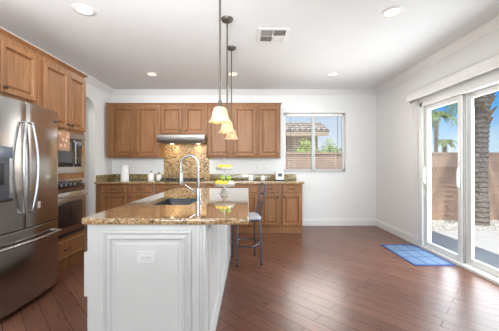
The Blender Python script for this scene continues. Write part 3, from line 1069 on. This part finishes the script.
fc = thing('wall_cabinet', 'two-door wood cabinet above the refrigerator', 'cabinet', (-2.48, 2.3, 1.835))
MB().box(XL+0.001, XF, 1.83, TY0-0.002, 1.835, 2.385, 0.0015).build('body', M['wood'], fc)
cab_door(fl, 2.345, 2.735, 1.875, 2.33, fc, (2.373, 1.92))
cab_door(fl, 1.88, 2.31, 1.875, 2.33, fc, (2.282, 1.92))
pn = MB().box(XL+0.001, XF, 1.80, 1.829, 0.0, 2.385, 0.0015).build('end_panel', M['wood'])
tag(rebase(pn, (-2.48, 1.815, 0)), 'wood panel closing the near side of the refrigerator bay', 'cabinet panel')
CC = [(0, 0), (0.006, 0.0), (0.012, 0.012), (0.026, 0.022), (0.034, 0.028), (0.034, 0.036), (0, 0.036)]
cab_crown('cabinet_moulding', 'stepped wood moulding along the top of refrigerator and oven cabinets', [(XF-0.001, 1.80), (XF-0.001, TY1), (XL+0.09, TY1)], [(1, 0), (1, 1), (0, 1)], UT+0.001)

# ------------------------------------------------------------------ island
IX0, IX1, IY0, IY1 = -0.99, -0.262, 1.655, 3.70
isl = thing('kitchen_island', 'white painted kitchen island with panelled end and side', 'kitchen island', ((IX0+IX1)/2, 2.68, 0))
mb = MB()
t_ = 0.02
mb.box(IX0, IX1, IY0, IY0+t_, 0.0, 0.876)
mb.box(IX0, IX1, IY1-t_, IY1, 0.0, 0.876)
mb.box(IX0, IX0+t_, IY0+t_, IY1-t_, 0.09, 0.876)
mb.box(IX1-t_, IX1, IY0+t_, IY1-t_, 0.0, 0.876)
mb.box(IX0+t_, IX1-t_, IY0+t_, IY1-t_, 0.09, 0.11)
mb.build('carcass', M['island'], isl)
fi = face_back(IY0)
PANEL = [(0.0, 0.014), (0.004, 0.020), (0.012, 0.022), (0.020, 0.016), (0.026, 0.006), (0.034, 0.006), (0.040, 0.018), (0.046, 0.020), (0.052, 0.016), (0.060, 0.004), (0.074, 0.003), (0.084, 0.009), (0.088, 0.009)]
MB().rects(fi, IX0+0.095, IX1-0.09, 0.135, 0.838, PANEL, 0.0008).build('end_panel', M['island'], isl, angle=15)
mb = MB()
mb.fbox(fi, IX0-0.002, IX1+0.002, 0.0, 0.11, 0.0008, 0.014, 0.004)
mb.build('base_moulding', M['island'], isl)
# corner stile with fine grooves
mb = MB()
for k in range(3):
    mb.fbox(fi, IX1-0.055+0.018*k, IX1-0.041+0.018*k, 0.112, 0.874, 0.0008, 0.006, 0.002)
mb.build('corner_stile', M['island'], isl)
fs = face_left(IX1)
SIDE = [(0.0, 0.008), (0.004, 0.011), (0.014, 0.011), (0.022, 0.004), (0.03, 0.003), (0.034, 0.003)]
for a in (0, 1, 2):
    y0 = IY0+0.08+0.655*a
    MB().rects(fs, y0, y0+0.60, 0.14, 0.83, SIDE, 0.0008).build('side_panel', M['island'], isl, angle=15)
MB().fbox(fs, IY0-0.01, IY1, 0.0, 0.11, 0.0008, 0.014, 0.004).build('base_moulding', M['island'], isl)
# aisle side doors, drawer, dishwasher-like panel
fx = lambda u, v, w: Vector((IX0-w, u, v))
for a in (0, 1, 2):
    y0 = IY0+0.03+0.675*a
    if a == 0:
        o = MB().rects(fx, IY0+0.004, y0+0.62, 0.43, 0.70, [(0.0, 0.022), (0.004, 0.026)], 0.0008).build('drawer', M['island'], isl, angle=15)
        o2 = MB().rects(fx, y0, y0+0.62, 0.14, 0.41, [(0.0, 0.002), (0.002, 0.004)], 0.0008).build('drawer', M['island'], isl, angle=15)
        o3 = MB().rects(fx, y0, y0+0.62, 0.72, 0.85, [(0.0, 0.002), (0.002, 0.004)], 0.0008).build('drawer', M['island'], isl, angle=15)
    else:
        MB().rects(fx, y0, y0+0.62, 0.14, 0.84, DOOR, 0.0008).build('door', M['island'], isl, angle=15)
plate(face_back(IY0-0.0088), -0.625, 0.675, 'wall_outlet', 'white horizontal outlet on the island end panel', 'outlet', horiz=True)

# island countertop: granite slab with the sink cut out
def rrect(x0, x1, y0, y1, r, n=6):
    pts = []
    for cx, cy, a0 in ((x1-r, y1-r, 0), (x0+r, y1-r, PI/2), (x0+r, y0+r, PI), (x1-r, y0+r, 1.5*PI)):
        for i in range(n+1):
            a = a0+i*PI/2/n
            pts.append((cx+r*math.cos(a), cy+r*math.sin(a)))
    return pts
SX0, SX1, SY0, SY1 = -0.86, -0.475, 2.17, 2.90
CX0, CX1, CY0, CY1 = -1.02, 0.0, 1.622, 3.735
ZT = 0.915
mb = MB()
outer, inner = [], []
for z, ins in ((0.877, 0.007), (0.880, 0.002), (0.886, 0.0), (0.906, 0.0), (0.912, 0.002), (ZT, 0.007)):
    outer.append([mb.bm.verts.new((x, y, z)) for x, y in rrect(CX0+ins, CX1-ins, CY0+ins, CY1-ins, 0.03-ins)])
for z in (0.877, ZT):
    inner.append([mb.bm.verts.new((x, y, z)) for x, y in rrect(SX0, SX1, SY0, SY1, 0.03)])
def skin(rings):
    k = len(rings[0])
    for a, c in zip(rings, rings[1:]):
        for i in range(k):
            j = (i+1) % k
            mb.bm.faces.new((a[i], a[j], c[j], c[i]))
skin(outer)
skin(inner)
for o_, i_ in ((outer[0], inner[0]), (outer[-1], inner[-1])):
    es = []
    for loop in (o_, i_):
        for i in range(len(loop)):
            a, c = loop[i], loop[(i+1) % len(loop)]
            e = mb.bm.edges.get((a, c)) or mb.bm.edges.new((a, c))
            es.append(e)
    bmesh.ops.triangle_fill(mb.bm, edges=es, use_beauty=True, use_dissolve=False)
io = mb.build('island_countertop', M['granite'], angle=30)
tag(rebase(io, ((CX0+CX1)/2, 2.68, 0.877)), 'polished speckled granite slab on top of the white island', 'countertop')

# sink
sk = thing('kitchen_sink', 'dark undermount sink set into the island countertop', 'sink', ((SX0+SX1)/2, 2.53, 0.68))
mb = MB()
def ring(ins, z, r):
    return [mb.bm.verts.new((x, y, z)) for x, y in rrect(SX0-0.004+ins, SX1+0.004-ins, SY0-0.004+ins, SY1+0.004-ins, r)]
rg = [ring(-0.02, 0.876, 0.05), ring(0.0, 0.876, 0.034), ring(0.006, 0.72, 0.045), ring(0.03, 0.69, 0.05), ring(0.04, 0.688, 0.05), ring(0.04, 0.682, 0.05), ring(0.024, 0.684, 0.056), ring(-0.001, 0.715, 0.052), ring(-0.007, 0.868, 0.042), ring(-0.02, 0.868, 0.05)]
k = len(rg[0])
for a, c in zip(rg, rg[1:]+rg[:1]):
    if a is rg[4] and c is rg[5]:
        continue
    for i in range(k):
        j = (i+1) % k
        mb.bm.faces.new((a[i], a[j], c[j], c[i]))
mb.bm.faces.new(rg[4])
mb.bm.faces.new(rg[5][::-1])
mb.build('basin', M['sinksteel'], sk)
MB().lathe([(0, 0.004), (0.03, 0.004), (0.042, 0.001), (0.042, 0), (0, 0)], ((SX0+SX1)/2, 2.55, 0.6885), 20).build('drain', M['chrome'], sk)

# faucet
fx_, fy_ = -0.432, 2.30
fa = thing('kitchen_faucet', 'tall chrome gooseneck faucet with spray head beside island sink', 'faucet', (fx_, fy_, ZT))
MB().lathe([(0, 0.012), (0.027, 0.012), (0.031, 0.006), (0.031, 0.0005), (0, 0.0005)], (fx_, fy_, ZT), 24).build('base_plate', M['chrome'], fa)
MB().lathe([(0, 0.125), (0.016, 0.125), (0.021, 0.115), (0.023, 0.06), (0.023, 0.0125), (0, 0.0125)], (fx_, fy_, ZT), 24).build('body', M['chrome'], fa)
pts = [(fx_, fy_, ZT+0.12), (fx_, fy_, ZT+0.30)]
R = 0.074
for i in range(1, 15):
    a = i*PI/14
    pts.append((fx_-R+R*math.cos(a), fy_, ZT+0.325+R*math.sin(a)))
pts.append((fx_-2*R, fy_, ZT+0.26))
MB().tube(pts, 0.0105, 14).build('neck', M['chrome'], fa)
MB().lathe([(0, 0.11), (0.012, 0.11), (0.017, 0.10), (0.018, 0.04), (0.021, 0.01), (0.019, 0), (0, 0)], (fx_-2*R, fy_, ZT+0.155), 20).build('spray_head', M['chrome'], fa)
mb = MB()
mb.tube([(fx_-0.015, fy_-0.004, ZT+0.09), (fx_-0.055, fy_-0.012, ZT+0.115), (fx_-0.105, fy_-0.02, ZT+0.15)], [0.010, 0.008, 0.006], 10)
mb.build('lever', M['chrome'], fa)

# ------------------------------------------------------------------ tiered fruit stand
tx, ty = -0.27, 2.97
ts = thing('tiered_stand', 'two-tier pewter serving stand on the island countertop', 'serving stand', (tx, ty, ZT))
MB().lathe([(0, 0.085), (0.016, 0.085), (0.014, 0.065), (0.022, 0.05), (0.040, 0.035), (0.046, 0.022), (0.034, 0.012), (0.055, 0.006), (0.058, 0.0005), (0, 0.0005)], (tx, ty, ZT), 28).build('pedestal', M['standmetal'], ts)
def tray(z, r, nm):
    return MB().lathe([(0, 0.004), (r*0.86, 0.004), (r*0.97, 0.022), (r, 0.026), (r*1.01, 0.022), (r*0.9, -0.002), (r*0.4, -0.006), (0, -0.006)], (tx, ty, z), 32,
                      wave=lambda q, zz, a: (q*(1+0.02*math.cos(12*a)*(q/r)), 0)).build(nm, M['standmetal'], ts)
tray(ZT+0.0915, 0.115, 'lower_tray')
tray(ZT+0.268, 0.095, 'upper_tray')
MB().cyl((tx, ty, ZT+0.09), (tx, ty, ZT+0.345), 0.005, seg=10).build('stem', M['standmetal'], ts)
mb = MB()
mb.tube([(tx+0.026*math.cos(a), ty, ZT+0.37+0.026*math.sin(a)) for a in [2*PI*i/20 for i in range(20)]], 0.0035, 8, closed=True)
mb.build('ring_handle', M['standmetal'], ts)
def fruit(kind, x, y, z, a, label, grp, r=0.026):
    mb = MB()
    if kind == 'lemon':
        prof = [(0, -1.38*r), (0.22*r, -1.3*r), (0.5*r, -1.0*r), (0.88*r, -0.5*r), (1.0*r, 0), (0.88*r, 0.5*r), (0.5*r, 1.0*r), (0.24*r, 1.28*r), (0, 1.34*r)]
        mb.lathe(prof, (0, 0, 0), 14)
        rot = Matrix.Rotation(a, 3, 'Z') @ Matrix.Rotation(PI/2, 3, 'X')
        for v in mb.bm.verts:
            v.co = rot @ v.co
        mt = M['lemon']
    elif kind == 'green_apple':
        prof = [(0, -0.82*r), (0.35*r, -0.95*r), (0.8*r, -0.62*r), (1.05*r, 0.1*r), (0.85*r, 0.72*r), (0.4*r, 0.92*r), (0, 0.74*r)]
        mb.lathe(prof, (0, 0, 0), 14)
        mt = M['lime']
    else:
        prof = [(0, -0.8*r), (0.6*r, -0.75*r), (1.0*r, -0.15*r), (0.75*r, 0.45*r), (0.25*r, 0.8*r), (0.15*r, 1.25*r), (0, 1.3*r)]
        mb.lathe(prof, (0, 0, 0), 14, wave=lambda q, zz, a_: (q*(1+0.06*math.cos(7*a_)), 0))
        mt = M['garlic']
    o = mb.build(kind, mt, angle=80)
    o.location = (x, y, z)
    tag(o, label, {'lemon': 'lemon', 'green_apple': 'apple', 'garlic_bulb': 'garlic'}[kind], grp)
    return o
zl, zu = ZT+0.097, ZT+0.2735
for i in range(6):
    a = 2*PI*i/6+0.4
    fruit('lemon', tx+0.058*math.cos(a), ty+0.058*math.sin(a), zu+0.0265, a+1.2*(i % 2)+PI/2, 'yellow lemon piled on the upper tier of the stand', 'lemons on the upper tier', 0.0255)
for i, a in enumerate((2.2, 2.9, 3.6, 4.25, 4.95)):
    fruit('lemon', tx+0.071*math.cos(a), ty+0.071*math.sin(a), zl+0.0285, a+PI/2+0.2*(i % 2), 'yellow lemon on the lower tier of the stand', 'lemons on the lower tier', 0.0275)
gp = 'green apples on the lower tier'
fruit('green_apple', tx+0.040, ty+0.062, zl+0.034, 0, 'green apple at the back of the lower tier', gp, 0.034)
fruit('green_apple', tx-0.022, ty+0.0395, zl+0.080, 0, 'green apple at the back of the lower tier', gp, 0.031)
fruit('green_apple', tx+0.045, ty+0.0155, zl+0.079, 0, 'green apple at the back of the lower tier', gp, 0.030)
gp = 'garlic bulbs on the lower tier'
fruit('garlic_bulb', tx+0.058, ty-0.052, zl+0.024, 0, 'white garlic bulb at the right of the lower tier', gp, 0.026)
fruit('garlic_bulb', tx+0.085, ty+0.000, zl+0.022, 0, 'white garlic bulb at the right of the lower tier', gp, 0.023)

# ------------------------------------------------------------------ things on the back counter
ZC = 0.9285
pt = thing('paper_towel_roll', 'white paper towel roll standing on the left back counter', 'paper towels', (-2.40, 5.22, ZC))
MB().lathe([(0, 0.012), (0.075, 0.012), (0.08, 0.006), (0.08, 0), (0, 0)], (-2.40, 5.22, ZC), 28).build('base', M['ceramic'], pt)
MB().lathe([(0.02, 0.29), (0.072, 0.29), (0.076, 0.286), (0.076, 0.017), (0.072, 0.0125), (0.02, 0.0125), (0.02, 0.29)], (-2.40, 5.22, ZC), 32).build('roll', M['paper'], pt)
MB().lathe([(0, 0.325), (0.008, 0.322), (0.011, 0.312), (0.008, 0.30), (0.008, 0.0125), (0, 0.0125)], (-2.40, 5.22, ZC), 12).build('rod', M['ceramic'], pt)
def canister(x, y, r, h, label, cap):
    t = thing('canister', label, 'canister', (x, y, ZC))
    MB().lathe([(0, h), (r*0.9, h), (r, h-0.01), (r*1.02, 0.02), (r*0.95, 0.0), (0, 0)], (x, y, ZC), 28).build('body', M['ceramic'], t)
    l = MB().lathe([(0, 0.018), (r*0.5, 0.016), (r*0.95, 0.006), (r*0.95, 0.0005), (0, 0.0005)], (x, y, ZC+h), 24).build('lid', M['ceramic'] if cap else M['wood'], t)
    MB().lathe([(0, 0.028), (0.011, 0.024), (0.014, 0.014), (0.007, 0.0), (0, 0.0)], (x, y, ZC+h+0.0165), 14).build('lid_knob', M['black'], l)
canister(-1.88, 5.18, 0.060, 0.145, 'taller white canister with black lid knob, left of cooktop', True)
canister(-1.755, 5.26, 0.052, 0.12, 'shorter white canister between taller canister and cooktop', False)
def teapot(x, y, label, s=1.0):
    t = thing('ceramic_mug', label, 'mug', (x, y, ZC))
    MB().lathe([(0, 0.006), (0.042*s, 0.012), (0.05*s, 0.05*s), (0.044*s, 0.10*s), (0.047*s, 0.10*s), (0.054*s, 0.05*s), (0.046*s, 0.004), (0.03*s, 0), (0, 0)], (x, y, ZC), 24).build('cup', M['ceramic'], t)
    MB().tube([(x+0.046*s, y, ZC+0.085*s), (x+0.075*s, y, ZC+0.08*s), (x+0.082*s, y, ZC+0.055*s), (x+0.07*s, y, ZC+0.03*s), (x+0.047*s, y, ZC+0.025*s)], 0.006, 8).build('handle', M['ceramic'], t)
    return t
teapot(0.035, 5.26, 'white ceramic mug left of the other mug on the right back counter', 1.05)
teapot(0.27, 5.26, 'white ceramic mug between the other mug and the toaster', 0.95)
to = thing('toaster', 'small white toaster with dark front at right end of counter', 'toaster', (0.585, 5.22, ZC))
MB().box(0.505, 0.665, 5.10, 5.34, ZC+0.012, ZC+0.175, 0.018, 4).build('body', M['ceramic'], to)
MB().box(0.498, 0.672, 5.095, 5.345, ZC, ZC+0.022, 0.005).build('base', M['black'], to)
MB().box(0.545, 0.625, 5.094, 5.103, ZC+0.085, ZC+0.145, 0.003).build('front_panel', M['greyplastic'], to)
MB().box(0.572, 0.598, 5.072, 5.094, ZC+0.12, ZC+0.135, 0.003).build('lever', M['black'], to)
mb = MB()
for y in (5.17, 5.24):
    mb.box(0.525, 0.645, y-0.012, y+0.012, ZC+0.1745, ZC+0.1765)
mb.build('bread_slots', M['black'], to)
MB().cyl((0.585, 5.094, ZC+0.05), (0.585, 5.082, ZC+0.05), 0.013, seg=14).build('dial', M['handle'], to)

# ------------------------------------------------------------------ pendants over the island
def pendant(x, y, label):
    t = thing('pendant_lamp', label, 'pendant lamp', (x, y, H), 'pendant lamps over the island')
    MB().lathe([(0, -0.04), (0.018, -0.04), (0.03, -0.036), (0.055, -0.022), (0.062, -0.006), (0.062, -0.0005), (0, -0.0005)], (x, y, H), 28).build('ceiling_canopy', M['bronze'], t)
    MB().cyl((x, y, H-0.04), (x, y, 1.725), 0.0075, seg=10).build('rod', M['bronze'], t)
    MB().lathe([(0, 0.055), (0.012, 0.052), (0.014, 0.03), (0.026, 0.012), (0.028, 0.0), (0, 0.0)], (x, y, 1.682), 20).build('socket_cap', M['bronze'], t)
    z0 = 1.565
    prof = [(0.030, 0.118), (0.047, 0.112), (0.056, 0.09), (0.061, 0.06), (0.068, 0.032), (0.080, 0.012), (0.089, 0.002)]
    inn = [(r-0.003, z-0.001) for r, z in reversed(prof)]
    def scal(r, z, a):
        k = max(0, (r-0.062)/0.027)
        return (r*(1+0.022*k*math.cos(8*a)), 0.004*k*math.cos(8*a))
    MB().lathe(prof+inn, (x, y, z0), 48, wave=scal).build('glass_shade', M['shade'], t)
    bz = z0+0.055
    MB().lathe([(0, -0.034), (0.014, -0.03), (0.023, -0.014), (0.024, 0.0), (0.018, 0.02), (0.012, 0.04), (0.012, 0.058), (0, 0.058)], (x, y, bz), 18).build('bulb', M['bulb'], t)
    lamp('pendant_bulb_light', 'POINT', (x, y, z0+0.012), (0, 0, -1), PENDANT_W, (1.0, 0.80, 0.55), shadow_soft_size=0.02)
    return t
pendant(-0.225, 2.09, 'nearest pendant lamp with alabaster bell shade, largest of the three')
pendant(-0.225, 2.78, 'middle pendant lamp with alabaster bell shade over the island')
pendant(-0.225, 3.46, 'farthest pendant lamp with alabaster bell shade, smallest of the three')

# ------------------------------------------------------------------ bar stool
ang = math.radians(12)
sx, sy = -0.034, 3.475
st = thing('bar_stool', 'steel counter stool with pale cushion tucked at the island end', 'bar stool', (sx, sy, 0))
def S(x, y, z):
    return Vector((sx+x*math.cos(ang)-y*math.sin(ang), sy+x*math.sin(ang)+y*math.cos(ang), z))
mb = MB()
ringp = rrect(-0.165, 0.165, -0.17, 0.17, 0.07, 5)
mb.tube([S(x, y, 0.545) for x, y in ringp], 0.011, 8, closed=True)
mb.build('seat_frame', M['stoolmetal'], st)
mb = MB()
L = []
for z, ins in ((0.557, 0.02), (0.561, 0.004), (0.580, 0.0), (0.595, 0.012), (0.602, 0.05)):
    L.append([mb.bm.verts.new(S(x, y, z)) for x, y in rrect(-0.17+ins, 0.17-ins, -0.175+ins, 0.175-ins, 0.075-ins*0.8, 5)])
skin(L)
mb.bm.faces.new(L[0][::-1])
mb.bm.faces.new(L[-1])
mb.build('seat', M['cushion'], st)
for ex, ey in ((-1, -1), (-1, 1), (1, -1), (1, 1)):
    mb = MB()
    mb.tube([S(0.10*ex, 0.10*ey, 0.547), S(0.135*ex, 0.14*ey, 0.53), S(0.145*ex, 0.15*ey, 0.47), S(0.155*ex, 0.18*ey, 0.012)], 0.0115, 10)
    lg = mb.build('leg', M['stoolmetal'], st)
    p = S(0.155*ex, 0.18*ey, 0)
    MB().lathe([(0, 0.022), (0.015, 0.02), (0.016, 0.0005), (0, 0.0005)], p, 12).build('foot', M['black'], lg)
mb = MB()
mb.tube([S(0.165*math.cos(a), 0.185*math.sin(a), 0.235) for a in [2*PI*i/32 for i in range(32)]], 0.010, 8, closed=True)
mb.build('foot_ring', M['stoolmetal'], st)
for ey in (-1, 1):
    mb = MB()
    mb.tube([S(0.15, 0.11*ey, 0.545), S(0.165, 0.115*ey, 0.62), S(0.190, 0.115*ey, 0.78), S(0.235, 0.115*ey, 0.995)], 0.0115, 10)
    mb.build('back_post', M['stoolmetal'], st)
def rail(z, x, r):
    mb = MB()
    mb.tube([S(x, -0.114, z), S(x+0.012, -0.06, z), S(x+0.016, 0, z), S(x+0.012, 0.06, z), S(x, 0.114, z)], r, 8)
    mb.build('back_rail', M['chrome'] if z > 0.95 else M['stoolmetal'], st)
rail(0.985, 0.232, 0.013)
rail(0.86, 0.206, 0.009)
rail(0.74, 0.184, 0.009)

# ------------------------------------------------------------------ blue door mat
MX0, MX1, MY0, MY1 = 2.03, 2.535, 3.30, 4.165
dm = thing('door_mat', 'blue grid-patterned mat on the floor at the patio door', 'mat', ((MX0+MX1)/2, (MY0+MY1)/2, 0))
MB().box(MX0+0.018, MX1-0.018, MY0+0.018, MY1-0.018, 0.0005, 0.008, 0.002).build('weave', M['mat'], dm)
mb = MB()
grid_wall(mb, plan, MX0, MX1, MY0, MY1, 0.0005, 0.009, [(MX0+0.018, MX1-0.018, MY0+0.018, MY1-0.018)])
mb.build('border', M['matborder'], dm)

# ------------------------------------------------------------------ outdoors
G = -0.10
struct(MB().box(XR+TW+0.001, 14, -4.6, 5.45, G-0.1, G).build('patio', M['concrete']))
struct(MB().box(-8, 30, 5.66, 60, G-0.14, G-0.04).build('yard_ground', M['soil']))
o = MB().box(XR+TW+0.001, 14, 5.455, 6.59, G-0.039, G-0.012).build('gravel_bed', M['gravelbed'])
struct(o)
mb = MB()
for i in range(1500):
    x, y = random.uniform(3.2, 8.6), random.uniform(5.48, 6.55)
    r = random.uniform(0.018, 0.042)
    if (x-5.22)**2+(y-6.1)**2 < 0.07:
        continue
    q = bmesh.ops.create_icosphere(mb.bm, subdivisions=1, radius=1)
    for v in q['verts']:
        v.co = Vector((x+v.co.x*r*random.uniform(0.85, 1.2), y+v.co.y*r*random.uniform(0.85, 1.2), G-0.008+v.co.z*r*0.6))
gv = mb.build('pebbles', M['stone'])
tag(gv, 'pale pebbles covering the strip before the block wall', 'gravel')
gv['kind'] = 'stuff'
bw = thing('block_wall', 'tan concrete block garden wall beyond the patio', 'garden wall', (4, 6.7, G))
MB().box(-3, 14, 6.6, 6.8, G-0.039, 1.48).build('blocks', M['block'], bw)
MB().box(-3, 14, 6.58, 6.82, 1.481, 1.535, 0.006).build('cap', M['block'], bw)

# palms
def frond(mb, base, az, elev, L, droop, w=0.33, n=26, leaf=0.022):
    base = Vector(base)
    d = Vector((math.cos(az), math.sin(az), 0))
    side = Vector((-math.sin(az), math.cos(az), 0))
    pts = []
    for i in range(n+1):
        s = i/n
        pts.append(base+d*(L*s*math.cos(elev)*(1-0.25*s*abs(droop)))+Vector((0, 0, L*(s*math.sin(elev)-droop*s*s))))
    mb.tube(pts, [0.016*(1-0.8*i/n)+0.003 for i in range(n+1)], 5)
    for i in range(4, n+1):
        s = i/n
        t = (pts[min(i+1, n)]-pts[i-1]).normalized()
        l = w*math.sin(PI*(0.12+0.85*s))**0.6
        for sg in (-1, 1):
            dirv = (side*sg*0.8+t*0.65+Vector((0, 0, -0.32))).normalized()
            tip = pts[i]+dirv*l+Vector((0, 0, -0.10*l))
            mid = pts[i]+dirv*l*0.5
            up = t*leaf
            a = mb.bm.verts.new(pts[i]-up*0.4)
            b_ = mb.bm.verts.new(mid-up)
            c_ = mb.bm.verts.new(tip)
            d_ = mb.bm.verts.new(mid+up)
            e_ = mb.bm.verts.new(mid+Vector((0, 0, 0.012)))
            mb.bm.faces.new((a, b_, e_))
            mb.bm.faces.new((b_, c_, e_))
            mb.bm.faces.new((c_, d_, e_))
            mb.bm.faces.new((d_, a, e_))
def palm(x, y, h, r, nf, L, label, seed, top_swell=1.25, g=G-0.03, lean=0.0, start=0.0, w=0.33, hang=()):
    rnd = random.Random(seed)
    t = thing('palm_tree', label, 'palm tree', (x, y, g), None)
    prof = []
    n = int(h/0.11)
    for i in range(n+1):
        s = i/n
        rr = r*(1.12-0.16*s if s < 0.15 else 0.96+(top_swell-0.96)*max(0, (s-0.45)/0.55))
        prof.append((rr*1.05, h*s))
        prof.append((rr*0.93, h*(s+0.75/n)))
    prof = [(0, 0)]+prof+[(0, h*1.02)]
    mb = MB()
    mb.lathe(prof, (x, y, g), 18)
    tr = mb.build('trunk', M['bark'], t)
    mb = MB()
    for i in range(34):
        a = i*2.4
        z = h*(0.62+0.38*i/34)
        rr = r*top_swell*0.92
        p0 = Vector((x+rr*math.cos(a), y+rr*math.sin(a), g+z))
        p1 = p0+Vector((math.cos(a)*r*0.5, math.sin(a)*r*0.5, r*0.75))
        mb.cyl(p0-Vector((math.cos(a)*r*0.2, math.sin(a)*r*0.2, 0.03)), p1, r*0.28, r*0.10, 6)
    mb.build('frond_boots', M['drybase'], t)
    for a in hang:
        mb = MB()
        frond(mb, (x+0.9*r*math.cos(a), y+0.9*r*math.sin(a), g+h*0.97), a, 0.25, L*0.95, 1.05, w*1.1, 30, 0.03)
        mb.build('frond', M['frond'], t)
    for i in range(nf):
        a = start+2*PI*i/nf+rnd.uniform(-0.2, 0.2)
        mb = MB()
        el = rnd.uniform(0.1, 1.0)
        frond(mb, (x+0.5*r*math.cos(a), y+0.5*r*math.sin(a), g+h*1.0), a, el, L*rnd.uniform(0.85, 1.1), rnd.uniform(0.65, 1.05), w, 26)
        mb.build('frond', M['frond'], t)
    return t
palm(5.22, 6.1, 3.75, 0.155, 13, 1.9, 'thick palm trunk close behind the right door glass', 3, 1.45, start=PI, w=0.42, hang=(PI-0.55, PI-0.15, PI+0.2, PI+0.6))
palm(9.7, 14.0, 3.95, 0.085, 16, 1.05, 'distant slim palm beyond the block wall, taller one', 5, 1.2, g=G-0.04)
palm(13.4, 18.5, 3.0, 0.10, 11, 0.8, 'distant stubby palm beyond the block wall, shorter one', 9, 1.5, g=G-0.04)

# neighbour house seen through the nook window
nh = thing('neighbour_house', 'neighbouring tan house with barrel tile roof beyond the wall', 'house', (0, 11.5, G))
MB().box(-3.0, 2.62, 10.3, 12.6, G-0.04, 2.42).build('walls', M['stucco'], nh)
mb = MB()
ry0, rz0, ry1, rz1 = 9.95, 2.43, 11.25, 2.93
sl = Vector((0, ry1-ry0, rz1-rz0))
nrm = Vector((0, -(rz1-rz0), ry1-ry0)).normalized()
nx = 30
for k in range(nx):
    x = -2.9+5.75*k/(nx-1)
    for r_ in range(4):
        p0 = Vector((x, ry0, rz0))+sl*(r_/4)-sl*0.02+nrm*0.035
        p1 = Vector((x, ry0, rz0))+sl*((r_+1)/4)+nrm*0.012
        mb.cyl(p0, p1, 0.105, 0.085, 10)
mb.build('roof_tiles', M['tile'], nh)
mb = MB()
mb.prism([(ry0, rz0-0.06), (ry1, rz1-0.06), (12.7, rz0-0.06), (12.7, rz0), (ry1, rz1), (ry0, rz0)], lambda u, v, w: Vector((w, u, v)), -3.1, 2.92)
mb.build('roof_deck', M['tile'], nh)
MB().box(-3.1, 2.92, ry0-0.05, ry0-0.001, rz0-0.14, rz0+0.0).build('fascia', M['stucco'], nh)

def bush(x, y, r, h, label, seed):
    rnd = random.Random(seed)
    t = thing('garden_bush', label, 'bush', (x, y, G-0.04))
    MB().cyl((x, y, G-0.04), (x, y, h*0.5), 0.05, 0.03, 8).build('stem', M['bark'], t)
    mb = MB()
    for i in range(2600):
        d = Vector((rnd.gauss(0, 1), rnd.gauss(0, 1), rnd.gauss(0, 1))).normalized()
        k = rnd.uniform(0.6, 1.0)*(1+0.12*math.sin(5*d.x+3*d.z))
        p = Vector((x+d.x*r*k, y+d.y*r*k*0.8, h*0.55+d.z*h*0.45*k))
        u = Vector((rnd.gauss(0, 1), rnd.gauss(0, 1), rnd.gauss(0, 1))).normalized()
        v = u.cross(d)
        if v.length < 0.1:
            continue
        v.normalize()
        s = rnd.uniform(0.03, 0.06)
        a, b_, c_, e_ = [mb.bm.verts.new(p+q) for q in (-u*s, v*s*0.5+d*s*0.2, u*s, -v*s*0.5+d*s*0.2)]
        mb.bm.faces.new((a, b_, c_, e_))
    mb.build('foliage', M['leaf'], t, smooth=False)
bush(1.72, 7.9, 0.58, 1.98, 'round light green bush behind the wall left of window centre', 1)
bush(2.80, 9.2, 0.56, 2.05, 'round light green bush behind the wall right of window centre', 2)

# far hazy hills
mb = MB()
rnd = random.Random(4)
n = 60
x0, x1 = -300, 900
ridge = []
for i in range(n+1):
    x = x0+(x1-x0)*i/n
    hgt = 3+15*max(0, math.sin((x-170)/140)) + 2.5*math.sin(x/37)+1.5*math.sin(x/17)
    ridge.append((x, max(2, hgt)))
top = [mb.bm.verts.new((x, 360, h)) for x, h in ridge]
fr_ = [mb.bm.verts.new((x, 300, -1)) for x, h in ridge]
bk = [mb.bm.verts.new((x, 420, -1)) for x, h in ridge]
for i in range(n):
    mb.bm.faces.new((fr_[i], fr_[i+1], top[i+1], top[i]))
    mb.bm.faces.new((top[i], top[i+1], bk[i+1], bk[i]))
    mb.bm.faces.new((bk[i], bk[i+1], fr_[i+1], fr_[i]))
mb.bm.faces.new((fr_[0], top[0], bk[0]))
mb.bm.faces.new((bk[n], top[n], fr_[n]))
hl = mb.build('hills', M['hill'])
struct(hl)
